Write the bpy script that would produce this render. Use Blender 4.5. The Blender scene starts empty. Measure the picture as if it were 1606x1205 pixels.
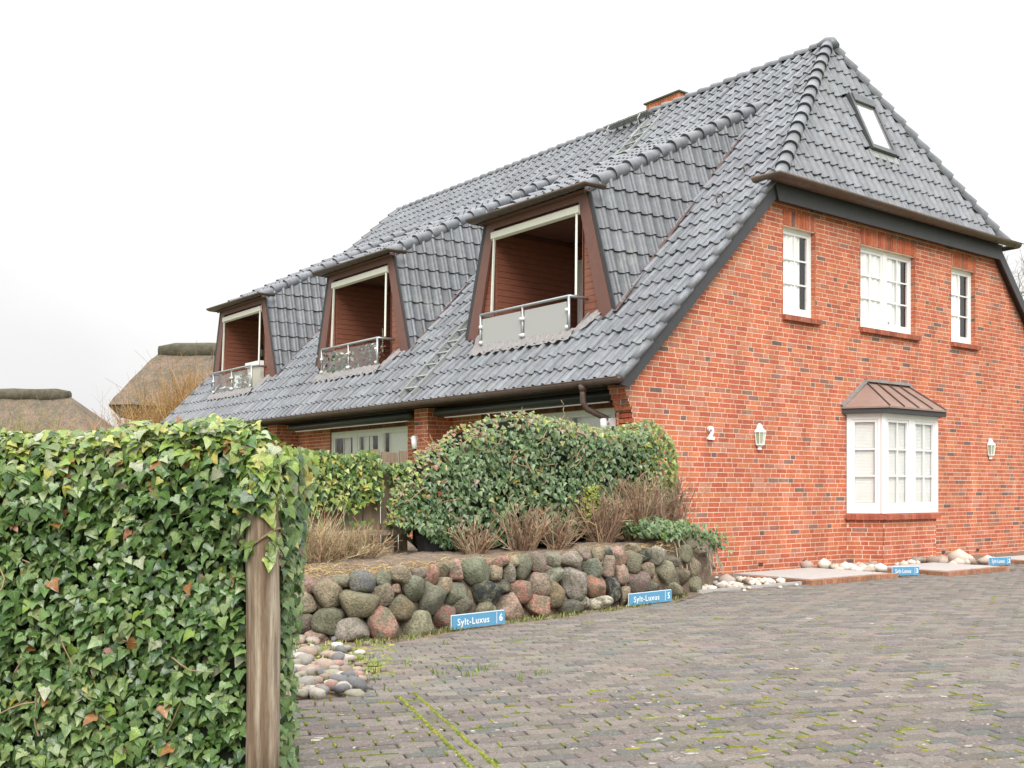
import bpy, bmesh, math, random
import numpy as np
from mathutils import Vector, Matrix, noise
random.seed(7)
SC = bpy.context.scene
COL = SC.collection
V = Vector
# ------------------------------------------------------------------ camera
F_PX, HY, CXP = 1667.66, 770.3, 803.0            # focal length, horizon row, centre column in a 1606 px wide picture
TH = math.atan2(2923.0 - 803.0, F_PX)
RGT = V((math.sin(TH), -math.cos(TH), 0))
FWD = V((math.cos(TH), math.sin(TH), 0))
CAM = V((-10.824, -10.942, 1.273))
cd = bpy.data.cameras.new('camera'); cam = bpy.data.objects.new('camera', cd); COL.objects.link(cam)
cd.sensor_width = 36; cd.sensor_fit = 'HORIZONTAL'; cd.lens = F_PX / 1606 * 36
cd.shift_y = (HY - 602.5) / 1606; cd.clip_start = .05; cd.clip_end = 2000
cam.location = CAM; cam.rotation_euler = (math.pi / 2, 0, -math.atan2(FWD.x, FWD.y))
SC.camera = cam
# ------------------------------------------------------------------ sky and sun (overcast)
SUN_EL, SUN_AZ = math.radians(43), math.radians(212)     # azimuth measured clockwise from +Y
w = bpy.data.worlds.new('World'); SC.world = w; w.use_nodes = True
nt = w.node_tree; N = nt.nodes; L = nt.links
bg = N['Background']
sky = N.new('ShaderNodeTexSky'); sky.sky_type = 'NISHITA'; sky.sun_disc = False
sky.sun_elevation = SUN_EL; sky.sun_rotation = SUN_AZ; sky.air_density = 2.0; sky.dust_density = 6.0; sky.ozone_density = 1.0
hs = N.new('ShaderNodeHueSaturation'); hs.inputs['Saturation'].default_value = .03
L.new(sky.outputs[0], hs.inputs['Color'])
tc = N.new('ShaderNodeTexCoord'); nz = N.new('ShaderNodeTexNoise'); nz.inputs['Scale'].default_value = 2.2; nz.inputs['Detail'].default_value = 5
L.new(tc.outputs['Generated'], nz.inputs['Vector'])
cr = N.new('ShaderNodeMapRange'); cr.inputs['From Min'].default_value = .3; cr.inputs['From Max'].default_value = .7
cr.inputs['To Min'].default_value = 8.8; cr.inputs['To Max'].default_value = 10.8
L.new(nz.outputs['Fac'], cr.inputs['Value'])
sx3 = N.new('ShaderNodeSeparateXYZ'); L.new(tc.outputs['Generated'], sx3.inputs[0])
el = N.new('ShaderNodeMapRange'); el.inputs['From Min'].default_value = 0; el.inputs['From Max'].default_value = 1; el.inputs['To Min'].default_value = .355; el.inputs['To Max'].default_value = 1.30
pw_ = N.new('ShaderNodeMath'); pw_.operation = 'POWER'; pw_.inputs[1].default_value = 1.6; mz = N.new('ShaderNodeMath'); mz.operation = 'MAXIMUM'; mz.inputs[1].default_value = 0.; L.new(sx3.outputs['Z'], mz.inputs[0]); L.new(mz.outputs[0], pw_.inputs[0]); L.new(pw_.outputs[0], el.inputs['Value'])
ml_ = N.new('ShaderNodeMath'); ml_.operation = 'MULTIPLY'; L.new(cr.outputs[0], ml_.inputs[0]); L.new(el.outputs[0], ml_.inputs[1])
cc = N.new('ShaderNodeCombineColor'); [L.new(ml_.outputs[0], cc.inputs[i]) for i in range(3)]
mx = N.new('ShaderNodeMix'); mx.data_type = 'RGBA'; mx.inputs['Factor'].default_value = .975     # closed cloud cover over clear sky, made brighter overhead to light the scene
L.new(hs.outputs[0], mx.inputs['A']); L.new(cc.outputs[0], mx.inputs['B'])
L.new(mx.outputs['Result'], bg.inputs['Color']); bg.inputs['Strength'].default_value = .115
sl = bpy.data.lights.new('sun', 'SUN'); sl.energy = 1.3; sl.angle = math.radians(35); sl.color = (1, .97, .93)
so = bpy.data.objects.new('sun', sl); COL.objects.link(so)
sd = V((math.sin(SUN_AZ) * math.cos(SUN_EL), math.cos(SUN_AZ) * math.cos(SUN_EL), math.sin(SUN_EL)))
so.rotation_euler = sd.to_track_quat('Z', 'Y').to_euler(); so.location = (-5, -20, 20)
vs = SC.view_settings; vs.view_transform = 'Standard'; vs.look = 'None'; vs.exposure = 1.14; vs.gamma = 1; vs.use_curve_mapping = False
SC.render.engine = 'CYCLES'; SC.cycles.use_denoising = True; SC.cycles.max_bounces = 8; SC.cycles.transparent_max_bounces = 12


# ------------------------------------------------------------------ pixel helpers (picture -> place)
def ray(x, y): return RGT * ((x - CXP) / F_PX) + FWD + V((0, 0, (HY - y) / F_PX))
def atd(x, y, d): return CAM + ray(x, y) * d
def atY(x, y, v): r = ray(x, y); return CAM + r * ((v - CAM.y) / r.y)
def atX(x, y, v): r = ray(x, y); return CAM + r * ((v - CAM.x) / r.x)
def atZ(x, y, v): r = ray(x, y); return CAM + r * ((v - CAM.z) / r.z)
def pix(p):
    q = V(p) - CAM; d = max(q.dot(FWD), .01)
    return CXP + F_PX * q.dot(RGT) / d, HY - F_PX * q.z / d, d


# ------------------------------------------------------------------ materials
MATS = {}
def mat(name, base=(.5, .5, .5), rough=.6, attr=False, var=.15, scale=8., bump=0., bscale=None, spec=.5, metal=0., mix2=None, transl=0., stretch=None, coords='Object', coat=0., streak=0.):
    m = bpy.data.materials.new(name); m.use_nodes = True; t = m.node_tree; n = t.nodes; l = t.links
    b = n['Principled BSDF']; b.inputs['Roughness'].default_value = rough; b.inputs['Metallic'].default_value = metal
    b.inputs['Specular IOR Level'].default_value = spec
    if coat: b.inputs['Coat Weight'].default_value = coat; b.inputs['Coat Roughness'].default_value = .2
    if coords == 'World':
        src = n.new('ShaderNodeNewGeometry').outputs['Position']
    else:
        src = n.new('ShaderNodeTexCoord').outputs[coords]
    if stretch:
        mp = n.new('ShaderNodeMapping'); mp.inputs['Scale'].default_value = stretch; l.new(src, mp.inputs['Vector']); src = mp.outputs[0]
    if attr:
        a = n.new('ShaderNodeAttribute'); a.attribute_name = 'Col'; c = a.outputs['Color']
    else:
        r = n.new('ShaderNodeRGB'); r.outputs[0].default_value = (*base, 1); c = r.outputs[0]
    nz = n.new('ShaderNodeTexNoise'); nz.inputs['Scale'].default_value = scale; nz.inputs['Detail'].default_value = 6; nz.inputs['Roughness'].default_value = .65
    l.new(src, nz.inputs['Vector'])
    if mix2:                                   # second colour in patches: (colour, low, high, scale)
        n2 = n.new('ShaderNodeTexNoise'); n2.inputs['Scale'].default_value = mix2[3]; n2.inputs['Detail'].default_value = 7; n2.inputs['Roughness'].default_value = .7
        l.new(src, n2.inputs['Vector'])
        mr = n.new('ShaderNodeMapRange'); mr.inputs['From Min'].default_value = mix2[1]; mr.inputs['From Max'].default_value = mix2[2]
        l.new(n2.outputs['Fac'], mr.inputs['Value'])
        mm = n.new('ShaderNodeMix'); mm.data_type = 'RGBA'; l.new(mr.outputs[0], mm.inputs['Factor']); l.new(c, mm.inputs['A']); mm.inputs['B'].default_value = (*mix2[0], 1)
        c = mm.outputs['Result']
    mr = n.new('ShaderNodeMapRange'); mr.inputs['From Min'].default_value = .25; mr.inputs['From Max'].default_value = .75
    mr.inputs['To Min'].default_value = 1 - var; mr.inputs['To Max'].default_value = 1 + var; l.new(nz.outputs['Fac'], mr.inputs['Value'])
    vm = n.new('ShaderNodeVectorMath'); vm.operation = 'SCALE'; l.new(c, vm.inputs[0]); l.new(mr.outputs[0], vm.inputs['Scale'])
    if streak:                                 # rain-washed, uneven soiling running down the surface
        sm_ = n.new('ShaderNodeMapping'); sm_.inputs['Scale'].default_value = (2.4, 2.4, .32); l.new(src, sm_.inputs['Vector'])
        sn = n.new('ShaderNodeTexNoise'); sn.inputs['Scale'].default_value = 1.0; sn.inputs['Detail'].default_value = 7; sn.inputs['Roughness'].default_value = .7; l.new(sm_.outputs[0], sn.inputs['Vector'])
        sr = n.new('ShaderNodeMapRange'); sr.inputs['From Min'].default_value = .35; sr.inputs['From Max'].default_value = .65; sr.inputs['To Min'].default_value = 1 - streak; sr.inputs['To Max'].default_value = 1 + streak * .35; l.new(sn.outputs['Fac'], sr.inputs['Value'])
        v2 = n.new('ShaderNodeVectorMath'); v2.operation = 'SCALE'; l.new(vm.outputs[0], v2.inputs[0]); l.new(sr.outputs[0], v2.inputs['Scale']); vm = v2
    l.new(vm.outputs[0], b.inputs['Base Color'])
    if bump:
        nb = n.new('ShaderNodeTexNoise'); nb.inputs['Scale'].default_value = bscale or scale * 3; nb.inputs['Detail'].default_value = 6; l.new(src, nb.inputs['Vector'])
        bp = n.new('ShaderNodeBump'); bp.inputs['Strength'].default_value = bump; bp.inputs['Distance'].default_value = .02
        l.new(nb.outputs['Fac'], bp.inputs['Height']); l.new(bp.outputs[0], b.inputs['Normal'])
    if transl:
        tr = n.new('ShaderNodeBsdfTranslucent'); l.new(vm.outputs[0], tr.inputs['Color']); ms = n.new('ShaderNodeMixShader'); ms.inputs[0].default_value = transl
        l.new(b.outputs[0], ms.inputs[1]); l.new(tr.outputs[0], ms.inputs[2]); l.new(ms.outputs[0], n['Material Output'].inputs['Surface'])
    MATS[name] = m; return m


def glass(name, tint=(1, 1, 1), refl=1.0, milky=0.):
    m = bpy.data.materials.new(name); m.use_nodes = True; t = m.node_tree; n = t.nodes; l = t.links
    n.remove(n['Principled BSDF'])
    tr = n.new('ShaderNodeBsdfTransparent'); tr.inputs[0].default_value = (*tint, 1)
    gl = n.new('ShaderNodeBsdfGlossy'); gl.inputs['Roughness'].default_value = .01
    fr = n.new('ShaderNodeFresnel'); ge = n.new('ShaderNodeNewGeometry'); io = n.new('ShaderNodeMapRange')      # a thin pane reflects alike from both faces
    io.inputs['To Min'].default_value = 1.55; io.inputs['To Max'].default_value = 1 / 1.55; l.new(ge.outputs['Backfacing'], io.inputs['Value']); l.new(io.outputs[0], fr.inputs[0])
    mu = n.new('ShaderNodeMath'); mu.operation = 'MULTIPLY'; mu.inputs[1].default_value = refl; mu.use_clamp = True; l.new(fr.outputs[0], mu.inputs[0])
    ms = n.new('ShaderNodeMixShader'); l.new(mu.outputs[0], ms.inputs[0]); l.new(gl.outputs[0], ms.inputs[2])
    if milky:
        df = n.new('ShaderNodeBsdfDiffuse'); df.inputs[0].default_value = (.62, .62, .61, 1)
        tl = n.new('ShaderNodeBsdfTranslucent'); tl.inputs[0].default_value = (.55, .56, .56, 1)
        m0 = n.new('ShaderNodeMixShader'); m0.inputs[0].default_value = .35; l.new(df.outputs[0], m0.inputs[1]); l.new(tl.outputs[0], m0.inputs[2])
        m2 = n.new('ShaderNodeMixShader'); m2.inputs[0].default_value = milky; l.new(tr.outputs[0], m2.inputs[1]); l.new(m0.outputs[0], m2.inputs[2])
        l.new(m2.outputs[0], ms.inputs[1])
    else:
        l.new(tr.outputs[0], ms.inputs[1])
    l.new(ms.outputs[0], n['Material Output'].inputs['Surface']); MATS[name] = m; return m


mat('brick', attr=True, rough=.88, var=.30, scale=30, bump=.5, bscale=70, spec=.2, coords='World', mix2=((.50, .32, .25), .58, .85, 2.2), streak=.2)
mat('mortar', (.76, .60, .47), .95, streak=.2, var=.12, scale=14, bump=.3, spec=.1, coords='World')
mat('tile', attr=True, rough=.42, var=.28, scale=9, spec=.5, bump=.08, bscale=40, coords='World', mix2=((.21, .215, .205), .55, .80, 2.5), streak=.16)
mat('tile_deck', (.05, .05, .055), .8)
mat('copper', (.12, .082, .066), .5, var=.3, scale=9, metal=.25, coords='World', mix2=((.10, .10, .085), .5, .7, 2.5))
mat('bay_copper', (.30, .20, .165), .5, var=.14, scale=5, metal=.2, coords='World')
mat('slate_paint', (.042, .042, .046), .5, var=.2, scale=4, coords='World', bump=.05)
mat('brown_paint', (.155, .068, .052), .55, var=.12, scale=6, bump=.05, coords='World')
mat('wood_plank', (.25, .092, .055), .55, var=.28, scale=6, bump=.08, stretch=(1, 1, 9), coords='World')
mat('dark_soffit', (.03, .022, .02), .7)
mat('dark_wood', (.15, .065, .045), .7, var=.2, scale=5)
mat('white_paint', (.80, .80, .785), .4, var=.03, scale=3, coords='World', streak=.06)
mat('cream_metal', (.72, .70, .62), .4, var=.05, scale=4)
mat('white_metal', (.78, .78, .77), .35, var=.04)
mat('zinc_dark', (.10, .105, .11), .45, var=.15, metal=.3)
mat('steel', (.42, .44, .45), .35, metal=.7, var=.06)
mat('galvanised', (.31, .325, .305), .55, metal=.35, var=.2, scale=12, coords='World')
mat('lead', (.24, .235, .235), .6, var=.35, scale=16, bump=.6, bscale=18, coords='World', stretch=(.6, 1.6, 1), mix2=((.28, .225, .21), .46, .66, 13))
mat('lead_red', (.14, .08, .07), .6, var=.35, scale=9, coords='World', mix2=((.30, .29, .28), .56, .66, 6))
mat('curtain', (.90, .90, .88), .9, var=.03)
mat('blind', (.84, .83, .79), .7, var=.03)
mat('room', (.42, .42, .36), .9)
mat('awning_dark', (.045, .05, .052), .35, var=.1)
mat('concrete', (.40, .38, .36), .85, var=.12, scale=9, bump=.15, coords='World')
mat('paver', attr=True, rough=.9, var=.42, scale=75, bump=.8, bscale=150, spec=.2, coords='World', mix2=((.40, .36, .31), .55, .78, 26))
mat('joint_sand', (.10, .09, .07), .95, var=.4, scale=30, coords='World', mix2=((.15, .19, .03), .50, .66, 1.3))
mat('moss', attr=True, rough=.95, var=.35, scale=60, bump=.5, coords='World', spec=.1)
mat('stone', attr=True, rough=.9, var=.55, scale=45, bump=.9, bscale=60, spec=.2, coords='World', mix2=((.15, .145, .10), .46, .60, 11))
mat('pebble', attr=True, rough=.7, var=.2, scale=40, bump=.2, coords='World')
mat('soil', (.16, .115, .084), .95, var=.45, scale=26, bump=.9, bscale=60, coords='World', mix2=((.30, .24, .15), .5, .68, 9))
mat('grass_ground', (.10, .13, .04), .95, var=.35, scale=2, coords='World', mix2=((.20, .17, .09), .5, .7, .7))
mat('leaf', attr=True, rough=.24, var=.3, scale=30, spec=.5, transl=.2, bump=.15, bscale=45, coords='World')
mat('hedge_core', (.010, .014, .007), .95, var=.5, scale=20, coords='World')  # near-black: the shade in the gaps between leaves is put into this colour
mat('twig', attr=True, rough=.9, var=.25, scale=20, spec=.2)
mat('post_wood', (.18, .12, .075), .9, var=.5, scale=4, stretch=(9, 9, .6), bump=.8, bscale=9, mix2=((.36, .31, .24), .46, .64, 1.8))
mat('fence_wood', (.26, .185, .125), .9, var=.35, scale=3, stretch=(7, 7, .8), bump=.4, coords='World', mix2=((.20, .20, .15), .5, .7, 4))
mat('sign_blue', (.10, .30, .48), .45, var=.08, scale=6)
mat('sign_white', (.85, .85, .85), .5, var=.02)
mat('thatch', (.165, .118, .082), .95, var=.55, scale=2.5, stretch=(4, 4, .8), bump=1, bscale=6, coords='World', mix2=((.10, .088, .062), .43, .60, .5))
mat('heather', (.085, .075, .05), .95, var=.5, scale=4, bump=1, bscale=7, coords='World')
mat('render_white', (.72, .69, .64), .9, var=.06)
mat('black_plastic', (.022, .023, .026), .45, var=.2)
mat('dark_plant', attr=True, rough=.6, var=.2)
mat('beige_box', (.62, .58, .50), .6, var=.05)
mat('lamp_glass', (.36, .40, .27), .25, var=.1, scale=8)
GLASS = glass('pane_glass', (.97, .98, .98), 1.4)
GLASS_CLEAR = glass('balcony_glass', (.94, .97, .96), 1.2)
GLASS_MILK = glass('frosted_glass', (.9, .9, .9), .7, .93)


# ------------------------------------------------------------------ mesh builder
class MB:
    def __init__(s): s.v = []; s.f = []; s.c = []
    def add(s, vs, fs, col=None):
        k = len(s.v); s.v += [tuple(p) for p in vs]
        for q in fs: s.f.append(tuple(i + k for i in q)); s.c.append(col)
        return s
    def quad(s, a, b, c, d, col=None): return s.add((a, b, c, d), ((0, 1, 2, 3),), col)
    def box(s, x0, x1, y0, y1, z0, z1, col=None):
        return s.add([(x0, y0, z0), (x1, y0, z0), (x1, y1, z0), (x0, y1, z0), (x0, y0, z1), (x1, y0, z1), (x1, y1, z1), (x0, y1, z1)],
                     [(3, 2, 1, 0), (4, 5, 6, 7), (0, 1, 5, 4), (1, 2, 6, 5), (2, 3, 7, 6), (3, 0, 4, 7)], col)
    def hexa(s, p, col=None):
        return s.add(p, [(3, 2, 1, 0), (4, 5, 6, 7), (0, 1, 5, 4), (1, 2, 6, 5), (2, 3, 7, 6), (3, 0, 4, 7)], col)
    def prism(s, poly, d, col=None):            # polygon (3D points) extruded by the vector d
        n = len(poly); d = V(d); a = [V(p) for p in poly]
        return s.add(a + [p + d for p in a], [tuple(range(n))[::-1], tuple(range(n, 2 * n))] + [(i, (i + 1) % n, n + (i + 1) % n, n + i) for i in range(n)], col)
    def bar(s, p0, p1, wx, wy, up=(0, 0, 1), col=None):
        p0, p1 = V(p0), V(p1); a = (p1 - p0).normalized(); sx = a.cross(V(up)).normalized(); sy = sx.cross(a)
        q = [p + sx * i * wx / 2 + sy * j * wy / 2 for p in (p0, p1) for i, j in ((-1, -1), (1, -1), (1, 1), (-1, 1))]
        return s.hexa(q, col)
    def tube(s, pts, r, n=8, col=None, cap=True):
        pts = [V(p) for p in pts]; k = len(pts); rr = r if isinstance(r, (list, tuple)) else [r] * k
        vs = []; sx = None
        for i, p in enumerate(pts):
            a = (pts[min(i + 1, k - 1)] - pts[max(i - 1, 0)]).normalized()
            if sx is None:
                sx = a.cross(V((0, 0, 1)) if abs(a.z) < .9 else V((1, 0, 0))).normalized()
            else:
                sx = (sx - a * sx.dot(a)).normalized()
            sy = a.cross(sx)
            vs += [p + (sx * math.cos(2 * math.pi * j / n) + sy * math.sin(2 * math.pi * j / n)) * rr[i] for j in range(n)]
        fs = [(i * n + j, i * n + (j + 1) % n, (i + 1) * n + (j + 1) % n, (i + 1) * n + j) for i in range(k - 1) for j in range(n)]
        if cap: fs += [tuple(range(n))[::-1], tuple(range((k - 1) * n, k * n))]
        return s.add(vs, fs, col)
    def mesh(s, name, m, smooth=False):
        me = bpy.data.meshes.new(name); me.from_pydata(s.v, [], s.f)
        if any(c is not None for c in s.c):
            at = me.attributes.new('Col', 'FLOAT_COLOR', 'FACE')
            at.data.foreach_set('color', np.array([(*(c or (.5, .5, .5)), 1) for c in s.c], dtype=np.float32).ravel())
        if smooth: me.polygons.foreach_set('use_smooth', [True] * len(me.polygons))
        me.materials.append(MATS[m] if isinstance(m, str) else m); me.update(); return me
    def build(s, name, m, parent=None, smooth=False, stuff=False):
        o = bpy.data.objects.new(name, s.mesh(name, m, smooth)); COL.objects.link(o)
        if parent: o.parent = parent
        if stuff: o['kind'] = 'stuff'
        return o


def tag(o, label=None, cat=None, group=None, kind=None):
    for k, v in (('label', label), ('category', cat), ('group', group), ('kind', kind)):
        if v: o[k] = v
    return o
def thing(name, label, cat, loc=(0, 0, 0), rz=0., group=None):
    o = bpy.data.objects.new(name, None); COL.objects.link(o); o.location = loc; o.rotation_euler = (0, 0, rz); o.empty_display_size = .2
    return tag(o, label, cat, group)
def place(name, me, parent, M):
    o = bpy.data.objects.new(name, me); COL.objects.link(o); o.parent = parent; o.matrix_local = M; return o
def jit(c, a=.1):
    k = 1 + random.uniform(-a, a); return tuple(max(0, x * k * (1 + random.uniform(-a, a) * .35)) for x in c)
def pick(tab):
    r = random.random() * sum(t[0] for t in tab)
    for wt, c in tab:
        r -= wt
        if r <= 0: return c
    return tab[-1][1]


# ================================================================== GROUND
PAV_ANG = math.radians(-22.5); PA = V((math.cos(PAV_ANG), math.sin(PAV_ANG), 0)); PB = V((-PA.y, PA.x, 0))
PAVE = [(-10.5, -4.9), (-8.2, -4.95), (-7.5, -5.15), (-6.8, -4.25), (-6.42, -3.42), (-5.3, -3.08), (-4.5, -2.98), (-2.5, -2.62), (-1.6, -2.42), (-.6, -1.98), (1.35, -1.9), (15, -1.9), (15, -13), (-10.5, -14)]
def inside(p, poly):
    x, y = p; r = False; n = len(poly)
    for i in range(n):
        (x0, y0), (x1, y1) = poly[i], poly[i - 1]
        if (y0 > y) != (y1 > y) and x < (x1 - x0) * (y - y0) / (y1 - y0) + x0: r = not r
    return r
SLABS = [(1.35, 3.45, -2.08, -.5), (4.25, 6.1, -2.42, -1.05), (7.75, 10.6, -2.25, -1.0)]     # concrete covers in front of the gable
def in_paving(p):
    if not inside(p, PAVE): return False
    return not any(a - .12 < p[0] < b + .12 and c - .12 < p[1] < d for a, b, c, d in SLABS)

g = MB(); g.quad((-600, -600, -.1), (600, -600, -.1), (600, 600, -.1), (-600, 600, -.1)); tag(g.build('ground', 'grass_ground'), kind='structure')
PB_ = [(x, y + (.35 if -8.5 < x < 14 and y > -6 else 0)) for x, y in PAVE]
pave = MB(); pave.add([(x, y, -.018) for x, y in PB_], [tuple(range(len(PB_)))[::-1]]); pave = pave.build('pavement', 'joint_sand'); tag(pave, kind='structure')

PCOL = [(7, (.205, .183, .160)), (3, (.170, .154, .138)), (3, (.225, .198, .170)), (.6, (.225, .190, .162)), (1.2, (.158, .156, .150))]
PL, PW = .200, .106
def paver_geo(mb, M, col, l=PL, wd=PW):
    a, b = l / 2 - .0042, wd / 2 - .0042; c, d = a - .007, b - .007
    o = [(-a, -b, -.006), (a, -b, -.006), (a, b, -.006), (-a, b, -.006), (-c, -d, 0), (c, -d, 0), (c, d, 0), (-c, d, 0), (-a, -b, -.03), (a, -b, -.03), (a, b, -.03), (-a, b, -.03)]
    mb.add([M @ V(p) for p in o], [(4, 5, 6, 7), (0, 1, 5, 4), (1, 2, 6, 5), (2, 3, 7, 6), (3, 0, 4, 7), (8, 9, 1, 0), (9, 10, 2, 1), (10, 11, 3, 2), (11, 8, 0, 3)], col)
pv_mesh = []
for i in range(14):
    m_ = MB(); paver_geo(m_, Matrix(), jit(pick(PCOL), .14)); pv_mesh.append(m_.mesh('paver', 'paver'))
cand = []
u_off = V((-7.28, -5.45, 0)).dot(PA)
for j in range(-140, 140):
    vb = j * PW + .03
    for i in range(-110, 110):
        ua = i * PL + (PL / 2 if j % 2 else 0) + u_off + .115
        p = PA * ua + PB * vb
        if not in_paving((p.x, p.y)): continue
        x, y, d = pix(p)
        if d < 3.6 or d > 26 or x < 340 or x > 1700 or y > 1300: continue
        cand.append((d, p, x, y))
cand.sort(key=lambda t: t[0])
pst = MB(); single = 0; MOSSJ = []
MCL = [(atZ(x, y, 0), r) for x, y, r in ((770, 1010, .35), (850, 1005, .4), (960, 985, .4), (1010, 985, .45), (1240, 1120, .4), (1500, 1115, .4), (1180, 1110, .35), (650, 1040, .4), (1115, 950, .4), (1380, 1150, .6), (1480, 1170, .6), (1250, 1180, .6), (1050, 1190, .4), (550, 1150, .4))]
for d, p, x, y in cand:
    M = Matrix.Translation(p + V((0, 0, random.uniform(-.004, .003)))) @ Matrix.Rotation(PAV_ANG + random.gauss(0, .012), 4, 'Z') @ Matrix.Rotation(random.gauss(0, .012), 4, 'X') @ Matrix.Rotation(random.gauss(0, .008), 4, 'Y')
    if single < 300 and 455 < x < 1590 and y < 1195:
        place('paver', random.choice(pv_mesh), pave, M); single += 1
    else:
        paver_geo(pst, M, jit(pick(PCOL), .14))
    mossy = noise.noise(V((p.x * .55, p.y * .55, 3.1))) * .5 + .5
    near = max(0, min(1, (8.6 - d) / 3.2)); left = max(0, min(1, (760 - x) / 300))
    pr = .07 + .55 * near * max(0, mossy - .34) * 2.2 + .45 * left * near
    pr += max([0] + [.55 * (1 - (p - c).length / r) for c, r in MCL if (p - c).length < r])
    if d < 13 and random.random() < pr * (1 if d < 9 else .5): MOSSJ.append((p + PA * (PL / 2), 1, .6 + mossy * .6))
    if d < 11 and random.random() < pr * .34: MOSSJ.append((p + PB * (PW / 2), 0, .5 + mossy * .6))
pst.build('paver_field', 'paver', pave, stuff=True)
# moss growing in the joints, in two full lines and in tufts
ms = MB()
def lump(mb, p, ra, rb, h, col, n=7):
    a0 = random.random() * 6; r = [random.uniform(.7, 1.2) for _ in range(n)]
    lo = [p + (PA * math.cos(a0 + 6.283 * i / n) * ra + PB * math.sin(a0 + 6.283 * i / n) * rb) * r[i] for i in range(n)]
    hi = [p + (q - p) * .6 + V((0, 0, h * random.uniform(.6, 1))) for q in lo]
    mb.add(lo + hi + [p + V((0, 0, h))], [(i, (i + 1) % n, n + (i + 1) % n, n + i) for i in range(n)] + [(n + i, n + (i + 1) % n, 2 * n) for i in range(n)], col)
MC = [(3, (.20, .22, .035)), (2, (.14, .18, .035)), (1, (.27, .25, .06)), (.9, (.20, .18, .08))]
def strip(mb, p, ax, ln, wd, h, col):
    sd = V((-ax.y, ax.x, 0)); n = 5; t0 = random.uniform(-.5, -.15); t1 = random.uniform(.15, .5); vs = []
    for i in range(n + 1):
        q = p + ax * ln * (t0 + (t1 - t0) * i / n); k = wd * random.uniform(.5, 1.25) * (.35 if i in (0, n) else 1); o = random.uniform(-.3, .3) * wd
        vs += [q + sd * (o - k) + V((0, 0, -.004)), q + sd * (o - k * .45) + V((0, 0, h * random.uniform(.7, 1.2))), q + sd * (o + k * .45) + V((0, 0, h * random.uniform(.7, 1.2))), q + sd * (o + k) + V((0, 0, -.004))]
    mb.add(vs, [(4 * i + j, 4 * i + 4 + j, 4 * i + 5 + j, 4 * i + 1 + j) for i in range(n) for j in range(3)], col)
for p, cross, s in MOSSJ:
    q = p.copy(); q.z = -.004
    if cross: strip(ms, q, PB, PW * 1.1, .0095 * s, .008, jit(pick(MC), .2))
    else: strip(ms, q, PA, PL * .8, .0065 * s, .008, jit(pick(MC), .2))
for a, b in ((V((-7.30, -5.33, 0)), V((-8.03, -7.2, 0))), (V((-7.17, -5.30, 0)), V((-7.91, -7.2, 0)))):
    n = 170
    for i in range(n):
        q = a.lerp(b, i / n); q.z = -.006; f = .55 + .6 * abs(noise.noise(q * 3))
        if random.random() < .9: lump(ms, q + PA * random.uniform(-.007, .007), .019 * f * 1.1, .02, .014, jit(pick(MC[:3]), .2))
ms.build('moss', 'moss', pave, stuff=True)
# worn white specks and small fallen leaves on the pavement
sp = MB()
for i in range(260):
    q = atZ(random.uniform(450, 1590), random.uniform(930, 1200) if random.random() < .6 else random.uniform(1050, 1200), 0)
    if not in_paving((q.x, q.y)): continue
    q.z = -.001; r = random.uniform(.005, .012) * (2.0 if random.random() < .1 else 1)
    for k in range(random.randint(1, 4)): lump(sp, q + V((random.gauss(0, r), random.gauss(0, r), 0)), r * random.uniform(.6, 1.5), r * random.uniform(.5, 1), .0025, jit((.40, .37, .32), .2), 6)
sp.build('lichen_spots', 'moss', pave, stuff=True)

# ================================================================== HOUSE
house = thing('brick_house', 'red brick house with dark pantile half-hipped roof and three balcony dormers', 'house', (0, 0, 0))
XM, RZ0 = 6.63, 3.22                    # ridge line; left roof surface: z = 3.22 + x
YF = 18.3                               # far end of the house
CR, BL_, BH_, JT = .077, .2475, .1175, .0125
BPAL = [(8, (.52, .148, .078)), (6, (.56, .185, .095)), (3.6, (.47, .125, .073)), (2.0, (.51, .21, .14)), (.5, (.19, .125, .11)), (.6, (.29, .155, .12)), (.8, (.40, .16, .11))]
def bricol(): return jit(pick(BPAL), .10)

def courses(z0, z1): # list of (bottom, top)
    n = int(round((z1 - z0) / CR)); return [(z0 + i * CR, z0 + (i + 1) * CR) for i in range(n)]
def spans(u0, u1, cuts):
    out = [(u0, u1)]
    for a, b in cuts:
        nx = []
        for p, q in out:
            if b <= p or a >= q: nx.append((p, q)); continue
            if a > p: nx.append((p, a))
            if b < q: nx.append((b, q))
        out = nx
    return [(p, q) for p, q in out if q - p > .02]
def bond(row, u0, u1):                  # stretcher, stretcher, header
    mod = 2 * (BL_ + JT) + BH_ + JT; off = [0, .33, .165, .46, .08, .40, .25][row % 7] + .013 * (row % 5)
    u = math.floor((u0 - off) / mod) * mod + off; res = []
    while u < u1:
        for k in (BL_, BL_, BH_):
            a, b = max(u, u0), min(u + k, u1)
            if b - a > .022: res.append((a, b, abs((b - a) - k) < .001 and k))
            u += k + JT
    return res
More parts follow.
